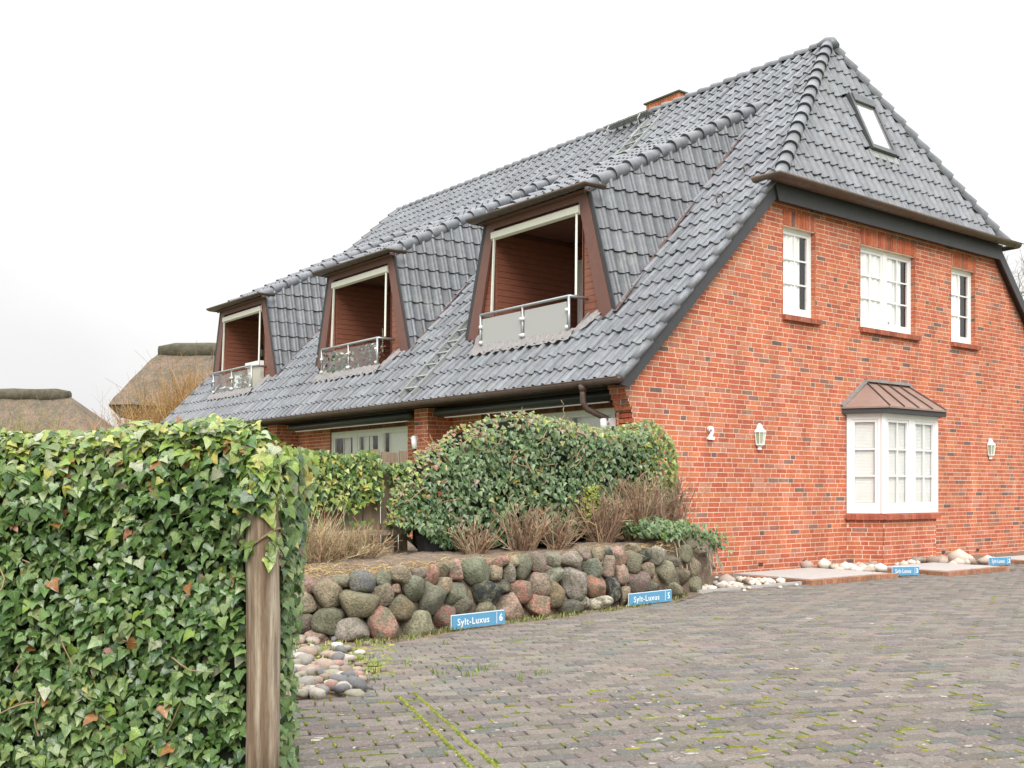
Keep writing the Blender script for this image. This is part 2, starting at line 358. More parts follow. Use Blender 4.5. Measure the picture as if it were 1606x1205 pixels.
def wall_bricks(mb, mort, rows, lim, cuts, to3, d=.003, collect=None, row0=0):
    # lim(zmid)->(u0,u1); cuts: (u0,u1,z0,z1); to3(u, depth, z)-> point (depth outwards)
    for r, (za, zb) in enumerate(rows):
        zm = (za + zb) / 2; u0, u1 = lim(zm)
        if u1 - u0 < .05: continue
        cs = [(a, b) for a, b, c, e in cuts if c < zm < e]
        for p, q in spans(u0, u1, cs):
            mort.quad(to3(p, 0, za), to3(q, 0, za), to3(q, 0, zb), to3(p, 0, zb))
            for a, b, full in bond(r + row0, p, q):
                z0, z1 = za + JT / 2, zb - JT / 2; dd = d + random.uniform(-.0012, .0012)
                if collect is not None and full: collect.append((a, b, z0, z1, full)); continue
                A = [to3(a, 0, z0), to3(b, 0, z0), to3(b, 0, z1), to3(a, 0, z1)]; B = [to3(a, dd, z0), to3(b, dd, z0), to3(b, dd, z1), to3(a, dd, z1)]
                mb.add(A + B, [(4, 5, 6, 7), (0, 1, 5, 4), (1, 2, 6, 5), (2, 3, 7, 6), (3, 0, 4, 7)], bricol())

# --- gable wall (plane y = 0)
WIN = [(3.43, 4.285, 4.18, 5.635), (5.60, 7.335, 4.18, 5.635), (8.62, 9.50, 4.18, 5.635)]
LINT = [(a - .005, b + .03, t, t + .25) for a, b, s, t in WIN]
SILL = [(a - .03, b + .11, s - .105, s) for a, b, s, t in WIN]
BAY = (5.19, 7.55)
def glim(z):
    x0 = max(0., z - 3.02); 
    if z > 2.83 - 5 * CR and z < 2.86: x0 = -.034 * (1 + math.floor((z - (2.83 - 5 * CR)) / CR))
    return (x0, min(13.2, 2 * XM - max(0., z - 3.02)))
gm, gb, gl_ = MB(), MB(), []
rows = courses(-.057, 6.22)
gcuts = WIN + LINT + SILL + [(5.24, 7.5, .80, 2.72), (5.24, 7.5, -.1, .80)]
wall_bricks(gb, gm, rows, glim, gcuts, lambda u, d, z: (u, -d, z), collect=gl_)
gm.box(-.0, 13.2, .02, .3, -.1, 2.75); gm.prism([(.0, .02, 2.75), (13.2, .02, 2.75), (13.2, .02, 3.0), (10.0, .02, 6.2), (3.2, .02, 6.2), (0, .02, 3.0)], (0, .0, 0)) if 0 else None
for a, b, s, t in WIN:                       # reveals of the openings
    gm.box(b, b + .02, .0, .14, s, t); gm.box(a - .02, a, .0, .14, s, t); gm.box(a, b, .0, .14, t, t + .02); gm.box(a, b, .0, .14, s - .02, s)
gable = gm.build('gable_wall', 'mortar', house)
# reveal bricks on the right jambs
for a, b, s, t in WIN:
    for i, (za, zb) in enumerate(rows):
        if za > s - .01 and zb < t + .02:
            gb.hexa([(b - .004, -.006, za + .0055), (b, -.006, za + .0055), (b, .13, za + .0055), (b - .004, .13, za + .0055), (b - .004, -.006, zb - .0055), (b, -.006, zb - .0055), (b, .13, zb - .0055), (b - .004, .13, zb - .0055)], bricol())
br_s = []; br_h = []
for k, store in ((BL_, br_s), (BH_, br_h)):
    for i in range(16):
        m_ = MB(); h = (CR - JT) / 2
        m_.add([(-k / 2, .0, -h), (k / 2, .0, -h), (k / 2, .0, h), (-k / 2, .0, h), (-k / 2, -.003, -h), (k / 2, -.003, -h), (k / 2, -.003, h), (-k / 2, -.003, h)],
               [(4, 5, 6, 7), (0, 1, 5, 4), (1, 2, 6, 5), (2, 3, 7, 6), (3, 0, 4, 7)], bricol()); store.append(m_.mesh('brick', 'brick'))
def bkey(t):
    x, y, d = pix(((t[0] + t[1]) / 2, 0, (t[2] + t[3]) / 2))
    hid = x < 1052 or (x < 1105 and y > 800) or x > 1600 or y > 895
    return (hid, d / (t[1] - t[0]))
gl_.sort(key=bkey)
for i, (a, b, z0, z1, full) in enumerate(gl_):
    c = ((a + b) / 2, 0, (z0 + z1) / 2)
    if i < 280:
        place('brick', random.choice(br_s if full == BL_ else br_h), gable, Matrix.Translation((c[0], random.uniform(-.001, .001), c[2])))
    else:
        dd = .003 + random.uniform(-.0012, .0012)
        gb.add([(a, 0, z0), (b, 0, z0), (b, 0, z1), (a, 0, z1), (a, -dd, z0), (b, -dd, z0), (b, -dd, z1), (a, -dd, z1)], [(4, 5, 6, 7), (0, 1, 5, 4), (1, 2, 6, 5), (2, 3, 7, 6), (3, 0, 4, 7)], bricol())
gb.build('brickwork', 'brick', gable, stuff=True)
# ventilation bricks near the ground
for x in (1.72, 2.85, 4.0, 8.33, 9.6):
    vb = MB(); 
    for k in range(3): vb.box(x - .058, x + .058, -.014, -.0105, .072 + k * .02, .083 + k * .02)
    vb.build('vent_brick', 'slate_paint', gable)
# soldier lintels and rowlock sills
for (a, b, s, t), (sa, sb, s0, s1) in zip(LINT, SILL):
    lb = MB(); lm = MB(); n = int(round((b - a) / .076)); st = (b - a) / n
    lm.quad((a, -.0005, s), (b, -.0005, s), (b, -.0005, t), (a, -.0005, t)); lm.box(a, b, .0, .13, s - .012, s)
    for i in range(n): lb.box(a + i * st + .005, a + (i + 1) * st - .005, -.011, .0, s + .003, t - .004, bricol())
    lo = lb.build('lintel', 'brick', gable); lm.build('lintel_joints', 'mortar', lo)
    sb_ = MB(); n = int(round((sb - sa) / .076)); st = (sb - sa) / n; sm = MB()
    sm.hexa([(sa + .005, -.07, s0 + .005), (sb - .005, -.07, s0 + .005), (sb - .005, .14, s0 + .03), (sa + .005, .14, s0 + .03), (sa + .005, -.07, s1 - .025), (sb - .005, -.07, s1 - .025), (sb - .005, .14, s1 - .002), (sa + .005, .14, s1 - .002)])
    for i in range(n):
        x0, x1 = sa + i * st + .004, sa + (i + 1) * st - .004
        sb_.hexa([(x0, -.078, s0), (x1, -.078, s0), (x1, .0, s0), (x0, .0, s0), (x0, -.078, s1 - .022), (x1, -.078, s1 - .022), (x1, .13, s1 + .002), (x0, .13, s1 + .002)], jit((.36, .12, .075), .2))
    so_ = sb_.build('window_sill', 'brick', gable); sm.build('sill_joints', 'mortar', so_)

# --- windows
def curtain(mb, x0, x1, y, z0, z1, amp=.012, n=26):
    vs = []
    for i in range(n + 1):
        u = i / n; yy = y + amp * math.sin(u * n * 1.1) + amp * .5 * math.sin(u * 7)
        vs += [(x0 + (x1 - x0) * u, yy, z0), (x0 + (x1 - x0) * u, yy, z1)]
    mb.add(vs, [(2 * i, 2 * i + 2, 2 * i + 3, 2 * i + 1) for i in range(n)])
def casement(parent, x0, x1, z0, z1, yf, cols, rws, name='window', fr=.055, sash=.05, bar=.026, m='white_paint', M=None):
    """window in the local xz plane, front at y = yf; returns the frame object"""
    f = MB(); d = .06
    f.box(x0, x0 + fr, yf, yf + d, z0, z1); f.box(x1 - fr, x1, yf, yf + d, z0, z1); f.box(x0 + fr, x1 - fr, yf, yf + d, z1 - fr, z1); f.box(x0 + fr, x1 - fr, yf, yf + d, z0, z0 + fr * 1.5)
    o = f.build(name, m, parent)
    if M: o.matrix_local = M
    a0, a1, b0, b1 = x0 + fr, x1 - fr, z0 + fr * 1.5, z1 - fr
    s = MB(); ys = yf + .014
    s.box(a0, a0 + sash, ys, ys + .04, b0, b1); s.box(a1 - sash, a1, ys, ys + .04, b0, b1); s.box(a0 + sash, a1 - sash, ys, ys + .04, b1 - sash, b1); s.box(a0 + sash, a1 - sash, ys, ys + .04, b0, b0 + sash * 1.15)
    s.build('sash', m, o)
    c0, c1, e0, e1 = a0 + sash, a1 - sash, b0 + sash * 1.15, b1 - sash
    for i in range(1, cols):
        x = c0 + (c1 - c0) * i / cols; MB().box(x - bar / 2, x + bar / 2, ys + .004, ys + .03, e0, e1).build('glazing_bar', m, o)
    for j in range(1, rws):
        z = e0 + (e1 - e0) * j / rws
        q = MB()
        for i in range(cols): q.box(c0 + (c1 - c0) * i / cols + (bar / 2 if i else 0), c0 + (c1 - c0) * (i + 1) / cols - (bar / 2 if i < cols - 1 else 0), ys + .006, ys + .028, z - bar / 2, z + bar / 2)
        q.build('glazing_bar', m, o)
    for i in range(cols):
        for j in range(rws):
            p = MB(); xa, xb = c0 + (c1 - c0) * i / cols, c0 + (c1 - c0) * (i + 1) / cols; za, zb = e0 + (e1 - e0) * j / rws, e0 + (e1 - e0) * (j + 1) / rws
            p.quad((xa, ys + .018, za), (xb, ys + .018, za), (xb, ys + .018, zb), (xa, ys + .018, zb)); p.build('pane', GLASS, o)
    return o
for k, (a, b, s, t) in enumerate(WIN):
    if k == 1:
        mid = (a + b) / 2
        o = casement(house, a, mid, s, t, .075, 2, 3); o2 = casement(house, mid, b, s, t, .075, 2, 3)
        cu = MB(); curtain(cu, a + .05, a + .78, .125, s + .05, t); curtain(cu, mid + .05, mid + .33, .125, s + .05, t); cu.build('curtain', 'curtain', o, True)
        cu = MB(); curtain(cu, mid + .36, mid + .62, .14, s + .05, t, .012); cu.build('curtain', 'curtain', o2, True)
        pt = MB(); pt.tube([(mid + .2, .16, s + .1), (mid + .2, .16, s + .16), (mid + .2, .16, s + .2)], [.04, .06, .05], 8); pt.build('flower_pot', 'galvanised', o2)
    else:
        o = casement(house, a, b, s, t, .075, 2, 3)
        cu = MB(); curtain(cu, a + .05, a + (.60 if k == 0 else .55), .125, s + .05, t); cu.build('curtain', 'curtain', o, True)
    rm = MB(); rm.box(a - .3, b + .3, .32, 1.1, s - .3, t + .2); rm.f = [q for q in rm.f if q != rm.f[2]]; rm.c = rm.c[:len(rm.f)]
    rm.build('room_lining', 'room', o)

# --- bay window
bx0, bx1, bd = 5.19, 7.55, .5; bf0, bf1 = 5.525, 7.215
brw = courses(-.057, .79)
def seg_to3(p, q):
    p, q = V((*p, 0)), V((*q, 0)); a = (q - p).normalized(); n = V((a.y, -a.x, 0))
    return (q - p).length, lambda u, d, z: p + a * u + n * d + V((0, 0, z))
baym, bayb = MB(), MB()
bayo = None
for p, q in (((bx0, 0), (bf0, -bd)), ((bf0, -bd), (bf1, -bd)), ((bf1, -bd), (bx1, 0))):
    ln, t3 = seg_to3(p, q); wall_bricks(bayb, baym, brw, lambda z: (.004, ln - .004), [], t3, row0=3)
bay = baym.build('bay_window', 'mortar', house)
bayb.build('brickwork', 'brick', bay, stuff=True)
def ring(ex, z0, z1, mb, col=None):     # trapezoid slab following the bay, grown outwards by ex
    mb.prism([(bx0 - ex, .0, z0), (bf0 - ex * .55, -bd - ex, z0), (bf1 + ex * .55, -bd - ex, z0), (bx1 + ex, .0, z0)], (0, 0, z1 - z0), col)
sm = MB()
for p, q in (((bx0, 0), (bf0, -bd)), ((bf0, -bd), (bf1, -bd)), ((bf1, -bd), (bx1, 0))):
    ln, t3 = seg_to3(p, q); n = int(round(ln / .078)); st = ln / n
    for i in range(n):
        u0, u1 = i * st + .003, (i + 1) * st - .003
        sm.add([t3(u0, -.1, .785), t3(u1, -.1, .785), t3(u1, .075, .775), t3(u0, .075, .775), t3(u0, -.1, .895), t3(u1, -.1, .895), t3(u1, .075, .86), t3(u0, .075, .86)],
               [(3, 2, 1, 0), (4, 5, 6, 7), (0, 1, 5, 4), (1, 2, 6, 5), (2, 3, 7, 6), (3, 0, 4, 7)], jit((.40, .12, .075), .18))
sm.build('bay_sill', 'brick', bay)
sb = MB(); ring(.071, .782, .858, sb, (.40, .12, .075)); ring(.03, .858, .884, sb, (.40, .12, .075)); sb.build('sill_bed', 'brick', bay)
fz0, fz1 = .885, 2.60
def bayM(p, q):
    a = (V((*q, 0)) - V((*p, 0))).normalized(); n = V((a.y, -a.x, 0))
    return Matrix(((a.x, -n.x, 0, p[0]), (a.y, -n.y, 0, p[1]), (0, 0, 1, 0), (0, 0, 0, 1)))
lnS = (V((bf0, -bd, 0)) - V((bx0, 0, 0))).length
for p, q, parts in (((bx0, 0), (bf0, -bd), [(.0, lnS, 1)]), ((bf0, -bd), (bf1, -bd), [(.0, .845, 2), (.845, 1.69, 2)]), ((bf1, -bd), (bx1, 0), [(.0, lnS, 1)])):
    M = bayM(p, q)
    for a, b, c in parts:
        o = casement(bay, a + .002, b - .002, fz0, fz1, -.03, c, 3, fr=.085, sash=.05, M=M)
        bl = MB()
        for k in range(64):
            z = fz0 + .12 + k * .025
            if z > fz1 - .1 or (c == 2 and z > fz0 + .95 + .5 and 0): break
            bl.quad((a + .10, .034, z), (b - .10, .034, z), (b - .10, .044, z + .023), (a + .10, .044, z + .023))
        bl.build('blind', 'blind', o)
        cu = MB(); curtain(cu, a + .05, b - .05, .12, fz0, fz1); cu.build('curtain', 'curtain', o)
cp = MB()
for px_, py_ in ((bf0, -bd), (bf1, -bd)): cp.tube([(px_, py_ + .022, fz0), (px_, py_ + .022, fz1)], .062, 6, cap=False)
cp.build('corner_post', 'white_paint', bay)
hb = MB(); ring(.035, fz1 - .004, fz1 + .03, hb); hb.build('head_board', 'white_paint', bay)
fb = MB(); ring(.15, 2.615, 2.715, fb); fb.build('bay_fascia', 'slate_paint', bay)
rf = MB(); e = .165; zt, ze = 3.19, 2.725; T0, T1 = (5.74, -.02, zt), (7.08, -.02, zt)
E0, E1, E2, E3 = (bx0 - e, -.0, ze), (bf0 - e * .55, -bd - e, ze), (bf1 + e * .55, -bd - e, ze), (bx1 + e, -.0, ze)
rf.quad(E1, E2, T1, T0).add([E0, E1, T0], [(0, 1, 2)]).add([E2, E3, T1], [(0, 1, 2)]).add([E0, E1, E2, E3], [(3, 2, 1, 0)])
rfo = rf.build('bay_roof', 'bay_copper', bay)
for k in range(5):
    u = k / 4; a = V(E1).lerp(V(E2), .02 + .96 * u); b = V(T0).lerp(V(T1), u); MB().bar(a + V((0, 0, .012)), b + V((0, -.005, .012)), .018, .028).build('standing_seam', 'copper', rfo)
MB().bar(V(E0) + V((.0, -.012, .02)), V(T0) + V((0, -.012, .04)), .06, .05).bar(V(T0) + V((-.03, -.012, .045)), V(T1) + V((.03, -.012, .045)), .07, .05).bar(V(T1) + V((0, -.012, .04)), V(E3) + V((0, -.012, .02)), .06, .05).build('wall_flashing', 'lead', rfo)
MB().bar(V(E1) + V((0, -.004, -.012)), V(E2) + V((0, -.004, -.012)), .02, .03).bar(V(E0) + V((0, 0, -.012)), V(E1) + V((0, 0, -.012)), .02, .03).build('drip_edge', 'bay_copper', rfo)

# ------------------------------------------------------------------ roof tiles
TW, TLN = .235, .40
PROF = [(0, .012), (.022, .002), (.068, -.001), (.118, .003), (.140, .020), (.158, .045), (.186, .056), (.214, .047), (.232, .026), (.237, .002)]
def tile_verts(l=TLN):
    lo = [(s, -.05, h + .034) for s, h in PROF]; hi = [(s, l + .01, h) for s, h in PROF]; li = [(s, -.048, h + .008) for s, h in PROF]
    return lo + hi + li + lo
NP = len(PROF)
TF = [(i, i + 1, NP + i + 1, NP + i) for i in range(NP - 1)] + [(2 * NP + i, 2 * NP + i + 1, 3 * NP + i + 1, 3 * NP + i) for i in range(NP - 1)] + [(3 * NP - 1, 2 * NP - 1, 4 * NP - 1)]
TCOL = (.158, .167, .183)
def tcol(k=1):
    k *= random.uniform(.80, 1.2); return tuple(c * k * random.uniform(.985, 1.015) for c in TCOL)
tile_mesh = []
for i in range(10):
    m_ = MB(); m_.add(tile_verts(), TF, tcol()); me = m_.mesh('roof_tile', 'tile', True); tile_mesh.append(me)
TILES = []           # candidates for single tiles: (score, matrix, parent)
def clip_poly(pts, a, b, c):   # keep a*u + b*v <= c ; pts (u, v, h)
    out = []
    for i in range(len(pts)):
        p, q = pts[i], pts[(i + 1) % len(pts)]; dp, dq = a * p[0] + b * p[1] - c, a * q[0] + b * q[1] - c
        if dp <= 0: out.append(p)
        if (dp < 0 < dq) or (dq < 0 < dp):
            t = dp / (dp - dq); out.append(tuple(p[k] + (q[k] - p[k]) * t for k in range(3)))
    return out
def edges_ccw(poly):
    ar = sum(poly[i - 1][0] * poly[i][1] - poly[i][0] * poly[i - 1][1] for i in range(len(poly)))
    if ar < 0: poly = poly[::-1]
    E_ = []
    for i in range(len(poly)):
        (x0, y0), (x1, y1) = poly[i - 1], poly[i]; a, b = (y1 - y0), -(x1 - x0); ln = math.hypot(a, b)
        if ln < 1e-6: continue
        a /= ln; b /= ln; E_.append((a, b, a * x0 + b * y0))
    return E_
def tile_field(mb, O, U, Vv, Nn, poly, holes=(), u0=0., v0=0., parent=None, l=TLN, score=1., single=True, k=1.):
    """pantiles on the plane O + u U + v V inside a convex polygon, outside the convex holes"""
    O, U, Vv, Nn = V(O), V(U), V(Vv), V(Nn); ed = edges_ccw(poly); hed = [edges_ccw(h) for h in holes]
    us = [p[0] for p in poly]; vs_ = [p[1] for p in poly]; base = tile_verts(l)
    for j in range(int(math.floor((min(vs_) - v0) / l)) - 1, int((max(vs_) - v0) / l) + 2):
        for i in range(int(math.floor((min(us) - u0) / TW)) - 1, int((max(us) - u0) / TW) + 2):
            tu, tv = u0 + i * TW, v0 + j * l; cs = [(tu, tv - .05), (tu + TW, tv - .05), (tu + TW, tv + l), (tu, tv + l)]
            cuts = []; ok = True
            for a, b, c in ed:
                dd = [a * x + b * y - c for x, y in cs]
                if min(dd) >= 0: ok = False; break
                if max(dd) > .012: cuts.append((a, b, c))
            if not ok: continue
            for hd in hed:
                best = None
                for a, b, c in hd:
                    mn = min(a * x + b * y - c for x, y in cs); av = sum(a * x + b * y - c for x, y in cs) / 4
                    if best is None or mn > best[0]: best = (mn, a, b, c, av)
                if best[0] < -.002:
                    ins = [x for x in cs if all(a * x[0] + b * x[1] - c < 0 for a, b, c in hd)]
                    cu_ = max(hd, key=lambda e_: sum(e_[0] * x + e_[1] * y - e_[2] for x, y in cs))
                    av = sum(cu_[0] * x + cu_[1] * y - cu_[2] for x, y in cs) / 4
                    if len(ins) == 4: ok = False; break
                    cuts.append((-cu_[0], -cu_[1], -cu_[2]))
            if not ok: continue
            W = O + U * tu + Vv * tv
            x, y, d = pix(W + U * .12 + Vv * .2)
            jr = random.gauss(0, .008); jh = random.gauss(0, .0045)
            M = Matrix(((U.x, Vv.x, Nn.x, W.x), (U.y, Vv.y, Nn.y, W.y), (U.z, Vv.z, Nn.z, W.z), (0, 0, 0, 1))) @ Matrix.Translation((0, 0, jh)) @ Matrix.Rotation(jr, 4, 'Z')
            if not cuts:
                vd = (W - CAM).normalized(); TILES.append((score * abs(vd.dot(Nn)) / d ** 2 if single and 0 < x < 1600 else 0, M, parent, l, mb, k))
                continue
            pts = [(tu + a, tv + b, c) for a, b, c in base]
            col = tcol(k)
            for q in TF:
                pl = [pts[n] for n in q]
                for a, b, c in cuts:
                    pl = clip_poly(pl, a, b, c)
                    if len(pl) < 3: break
                if len(pl) >= 3: mb.add([O + U * a + Vv * b + Nn * c for a, b, c in pl], [tuple(range(len(pl)))], col)
def ridge_mesh(r0=.125, r1=.105, l=.40):
    m_ = MB(); n = 10; A = [math.radians(-105 + 210 * i / n) for i in range(n + 1)]
    lo = [(math.sin(a) * r0, -.03, math.cos(a) * r0 - .02) for a in A]; hi = [(math.sin(a) * r1, l + .03, math.cos(a) * r1 - .055) for a in A]; li = [(math.sin(a) * (r0 - .035), -.025, math.cos(a) * (r0 - .035) - .02) for a in A]
    mid = [(math.sin(a) * (r0 * .97), .045, math.cos(a) * (r0 * .97) - .022) for a in A]
    m_.add(lo + mid + hi, [(i, i + 1, n + 2 + i, n + 1 + i) for i in range(n)] + [(n + 1 + i, n + 2 + i, 2 * n + 3 + i, 2 * n + 2 + i) for i in range(n)], tcol(1.05))
    m_.add(lo + li, [(n + 1 + i, n + 2 + i, i + 1, i) for i in range(n)], tuple(c * .55 for c in TCOL))  # lip face painted darker to stand in for the shadow at the lap
    return m_.mesh('ridge_tile', 'tile', True)
RIDGE = [ridge_mesh() for _ in range(5)]; RIDGE_S = [ridge_mesh(.105, .085, .36) for _ in range(4)]
def ridge_run(p0, p1, up, parent, small=False, l=.40, trim=0.):
    p0, p1 = V(p0), V(p1); a = (p1 - p0).normalized(); s = a.cross(V(up)).normalized(); n = s.cross(a); ln = (p1 - p0).length; k = max(1, int(round(ln / l)))
    for i in range(k):
        p = p0 + a * (ln * i / k)
        place('ridge_tile', random.choice(RIDGE_S if small else RIDGE), parent, Matrix(((s.x, a.x, n.x, p.x), (s.y, a.y, n.y, p.y), (s.z, a.z, n.z, p.z), (0, 0, 0, 1))) @ Matrix.Scale(ln / k / (.36 if small else .40), 4, (0, 1, 0)) @ Matrix.Rotation(random.gauss(0, .015), 4, 'Y'))

Q = math.sqrt(.5)
YH0, ZH0 = -.22, 6.25                    # foot of the front half-hip
YA, ZA = 1.38, RZ0 + XM                  # apex of the ridge
YB = 16.85; YHF = YF + .22
DORM = [3.26, 9.22, 15.30]
# roof deck under the tiles (left slope with the loggia openings, right slope, both half-hips)
dk = MB(); off = -.045
def R_(x, y, o=off): return (x - o * Q * 1.0, y, RZ0 + x + o * Q) if 0 else (x, y, RZ0 + x + o * 1.414)
def rq(x0, x1, y0, y1): dk.quad(R_(x0, y0), R_(x1, y0), R_(x1, y1), R_(x0, y1))
XH0 = ZH0 - RZ0
rq(-.36, .52, -.12, YF + .1)
ys = [-.12]
for c in DORM: ys += [c - 1.17, c + 1.17]
ys.append(YF + .1)
for i in range(0, len(ys), 2): rq(.52, 2.86, ys[i], ys[i + 1])
dk.add([R_(2.86, -.12), R_(2.86, YF + .1), R_(XH0, YF + .1), R_(XM, YB), R_(XM, YA), R_(XH0, -.12)], [(5, 4, 3, 2, 1, 0)])
def RR(x, y): return (2 * XM - x, y, RZ0 + x + off * 1.414)
dk.add([RR(-.36, -.12), RR(-.36, YF + .1), RR(XH0, YF + .1), RR(XM, YB), RR(XM, YA), RR(XH0, -.12)], [(0, 1, 2, 3, 4, 5)])
dk.add([(XH0 + .03, YH0 + .04, ZH0 - .05), (2 * XM - XH0 - .03, YH0 + .04, ZH0 - .05), (XM, YA + .03, ZA - .06)], [(0, 1, 2)])
dk.add([(XH0 + .03, YHF - .04, ZH0 - .05), (2 * XM - XH0 - .03, YHF - .04, ZH0 - .05), (XM, YB - .03, ZA - .06)], [(0, 2, 1)])
roof = dk.build('roof', 'tile_deck', house)
# left slope
lt = MB(); U_, V_, N_ = (0, -1, 0), (Q, 0, Q), (-Q, 0, Q); s2 = math.sqrt(2)
O_ = (-.36, YF + .12, RZ0 - .36)
def uv(x, y): return (YF + .12 - y, (x + .36) * s2)
holes = []
for c in DORM:
    holes.append([uv(.50, c - 1.34), uv(.50, c + 1.22), uv(.89, c + 1.86), uv(5.22, c + 1.30), uv(5.22, c - 1.30), uv(.89, c - 1.86)])
poly = [uv(-.36, -.13), uv(-.36, YF + .13), uv(XH0, YF + .13), uv(XM, YB), uv(XM, YA), uv(XH0, -.13)]
tile_field(lt, O_, U_, V_, N_, poly, holes, u0=.0, parent=roof, score=1.0)
# front half-hip
hv = V((0, YA - YH0, ZA - ZH0)); hl = hv.length; hv.normalize(); hn = V((0, -hv.z, hv.y))
sk = (6.33, 7.13, 1.36, 2.62)            # skylight: x0, x1, v0, v1
hp = [(XH0 - .0, -.02), (2 * XM - XH0, -.02), (XM, hl)]
tile_field(lt, (0, YH0, ZH0), (1, 0, 0), hv, hn, hp, [[(sk[0] - .02, sk[2]), (sk[1] + .02, sk[2]), (sk[1] + .02, sk[3]), (sk[0] - .02, sk[3])]], u0=XH0 + .05, parent=roof, l=.365, score=1.25)
# ridge, hips
rup = (0, 0, 1)
ridge_run((XM, YB, ZA + .06), (XM, YA, ZA + .06), rup, roof, True, .36)
hipn = (V((-Q, 0, Q)) + hn).normalized()
hipL = (XH0 - .02, YH0 - .03, ZH0 + .045); apex = (XM, YA, ZA + .07)
ridge_run(hipL, apex, hipn, roof, False, .37)
ridge_run((2 * XM - XH0 + .02, YH0 - .03, ZH0 + .045), apex, (V((Q, 0, Q)) + hn).normalized(), roof, False, .37)
hnf = V((0, hv.z, hv.y))
ridge_run((XH0 - .02, YHF + .03, ZH0 + .045), (XM, YB, ZA + .07), (V((-Q, 0, Q)) + hnf).normalized(), roof, False, .37)
ap = MB(); ap.tube([(XM, YA + .2, ZA + .03), (XM, YA + .04, ZA + .065), (XM, YA - .06, ZA + .04), (XM, YA - .14, ZA - .08)], [.10, .115, .11, .10], 10, tcol()); ap.build('apex_cap', 'tile', roof, True)
# rounded verge tiles at both verges
vg = MB()
nv = int((XH0 + .36) * s2 / TLN)
def verge(y, nm):
    for i in range(nv + 1):
        x0, x1 = -.36 + i * TLN / s2 - .03, -.36 + (i + 1) * TLN / s2
        p, q = V((x0, y, RZ0 + x0)) + V(N_) * .045, V((x1, y, RZ0 + x1)) + V(N_) * .018
        if q.x > XH0 + .1: break
        b = MB(); b.tube([p, q], [.062, .056], 10, tcol(1.05)); b.build(nm, 'tile', roof, True)
verge(-.155, 'verge_tile'); verge(YF + .15, 'verge_tile')

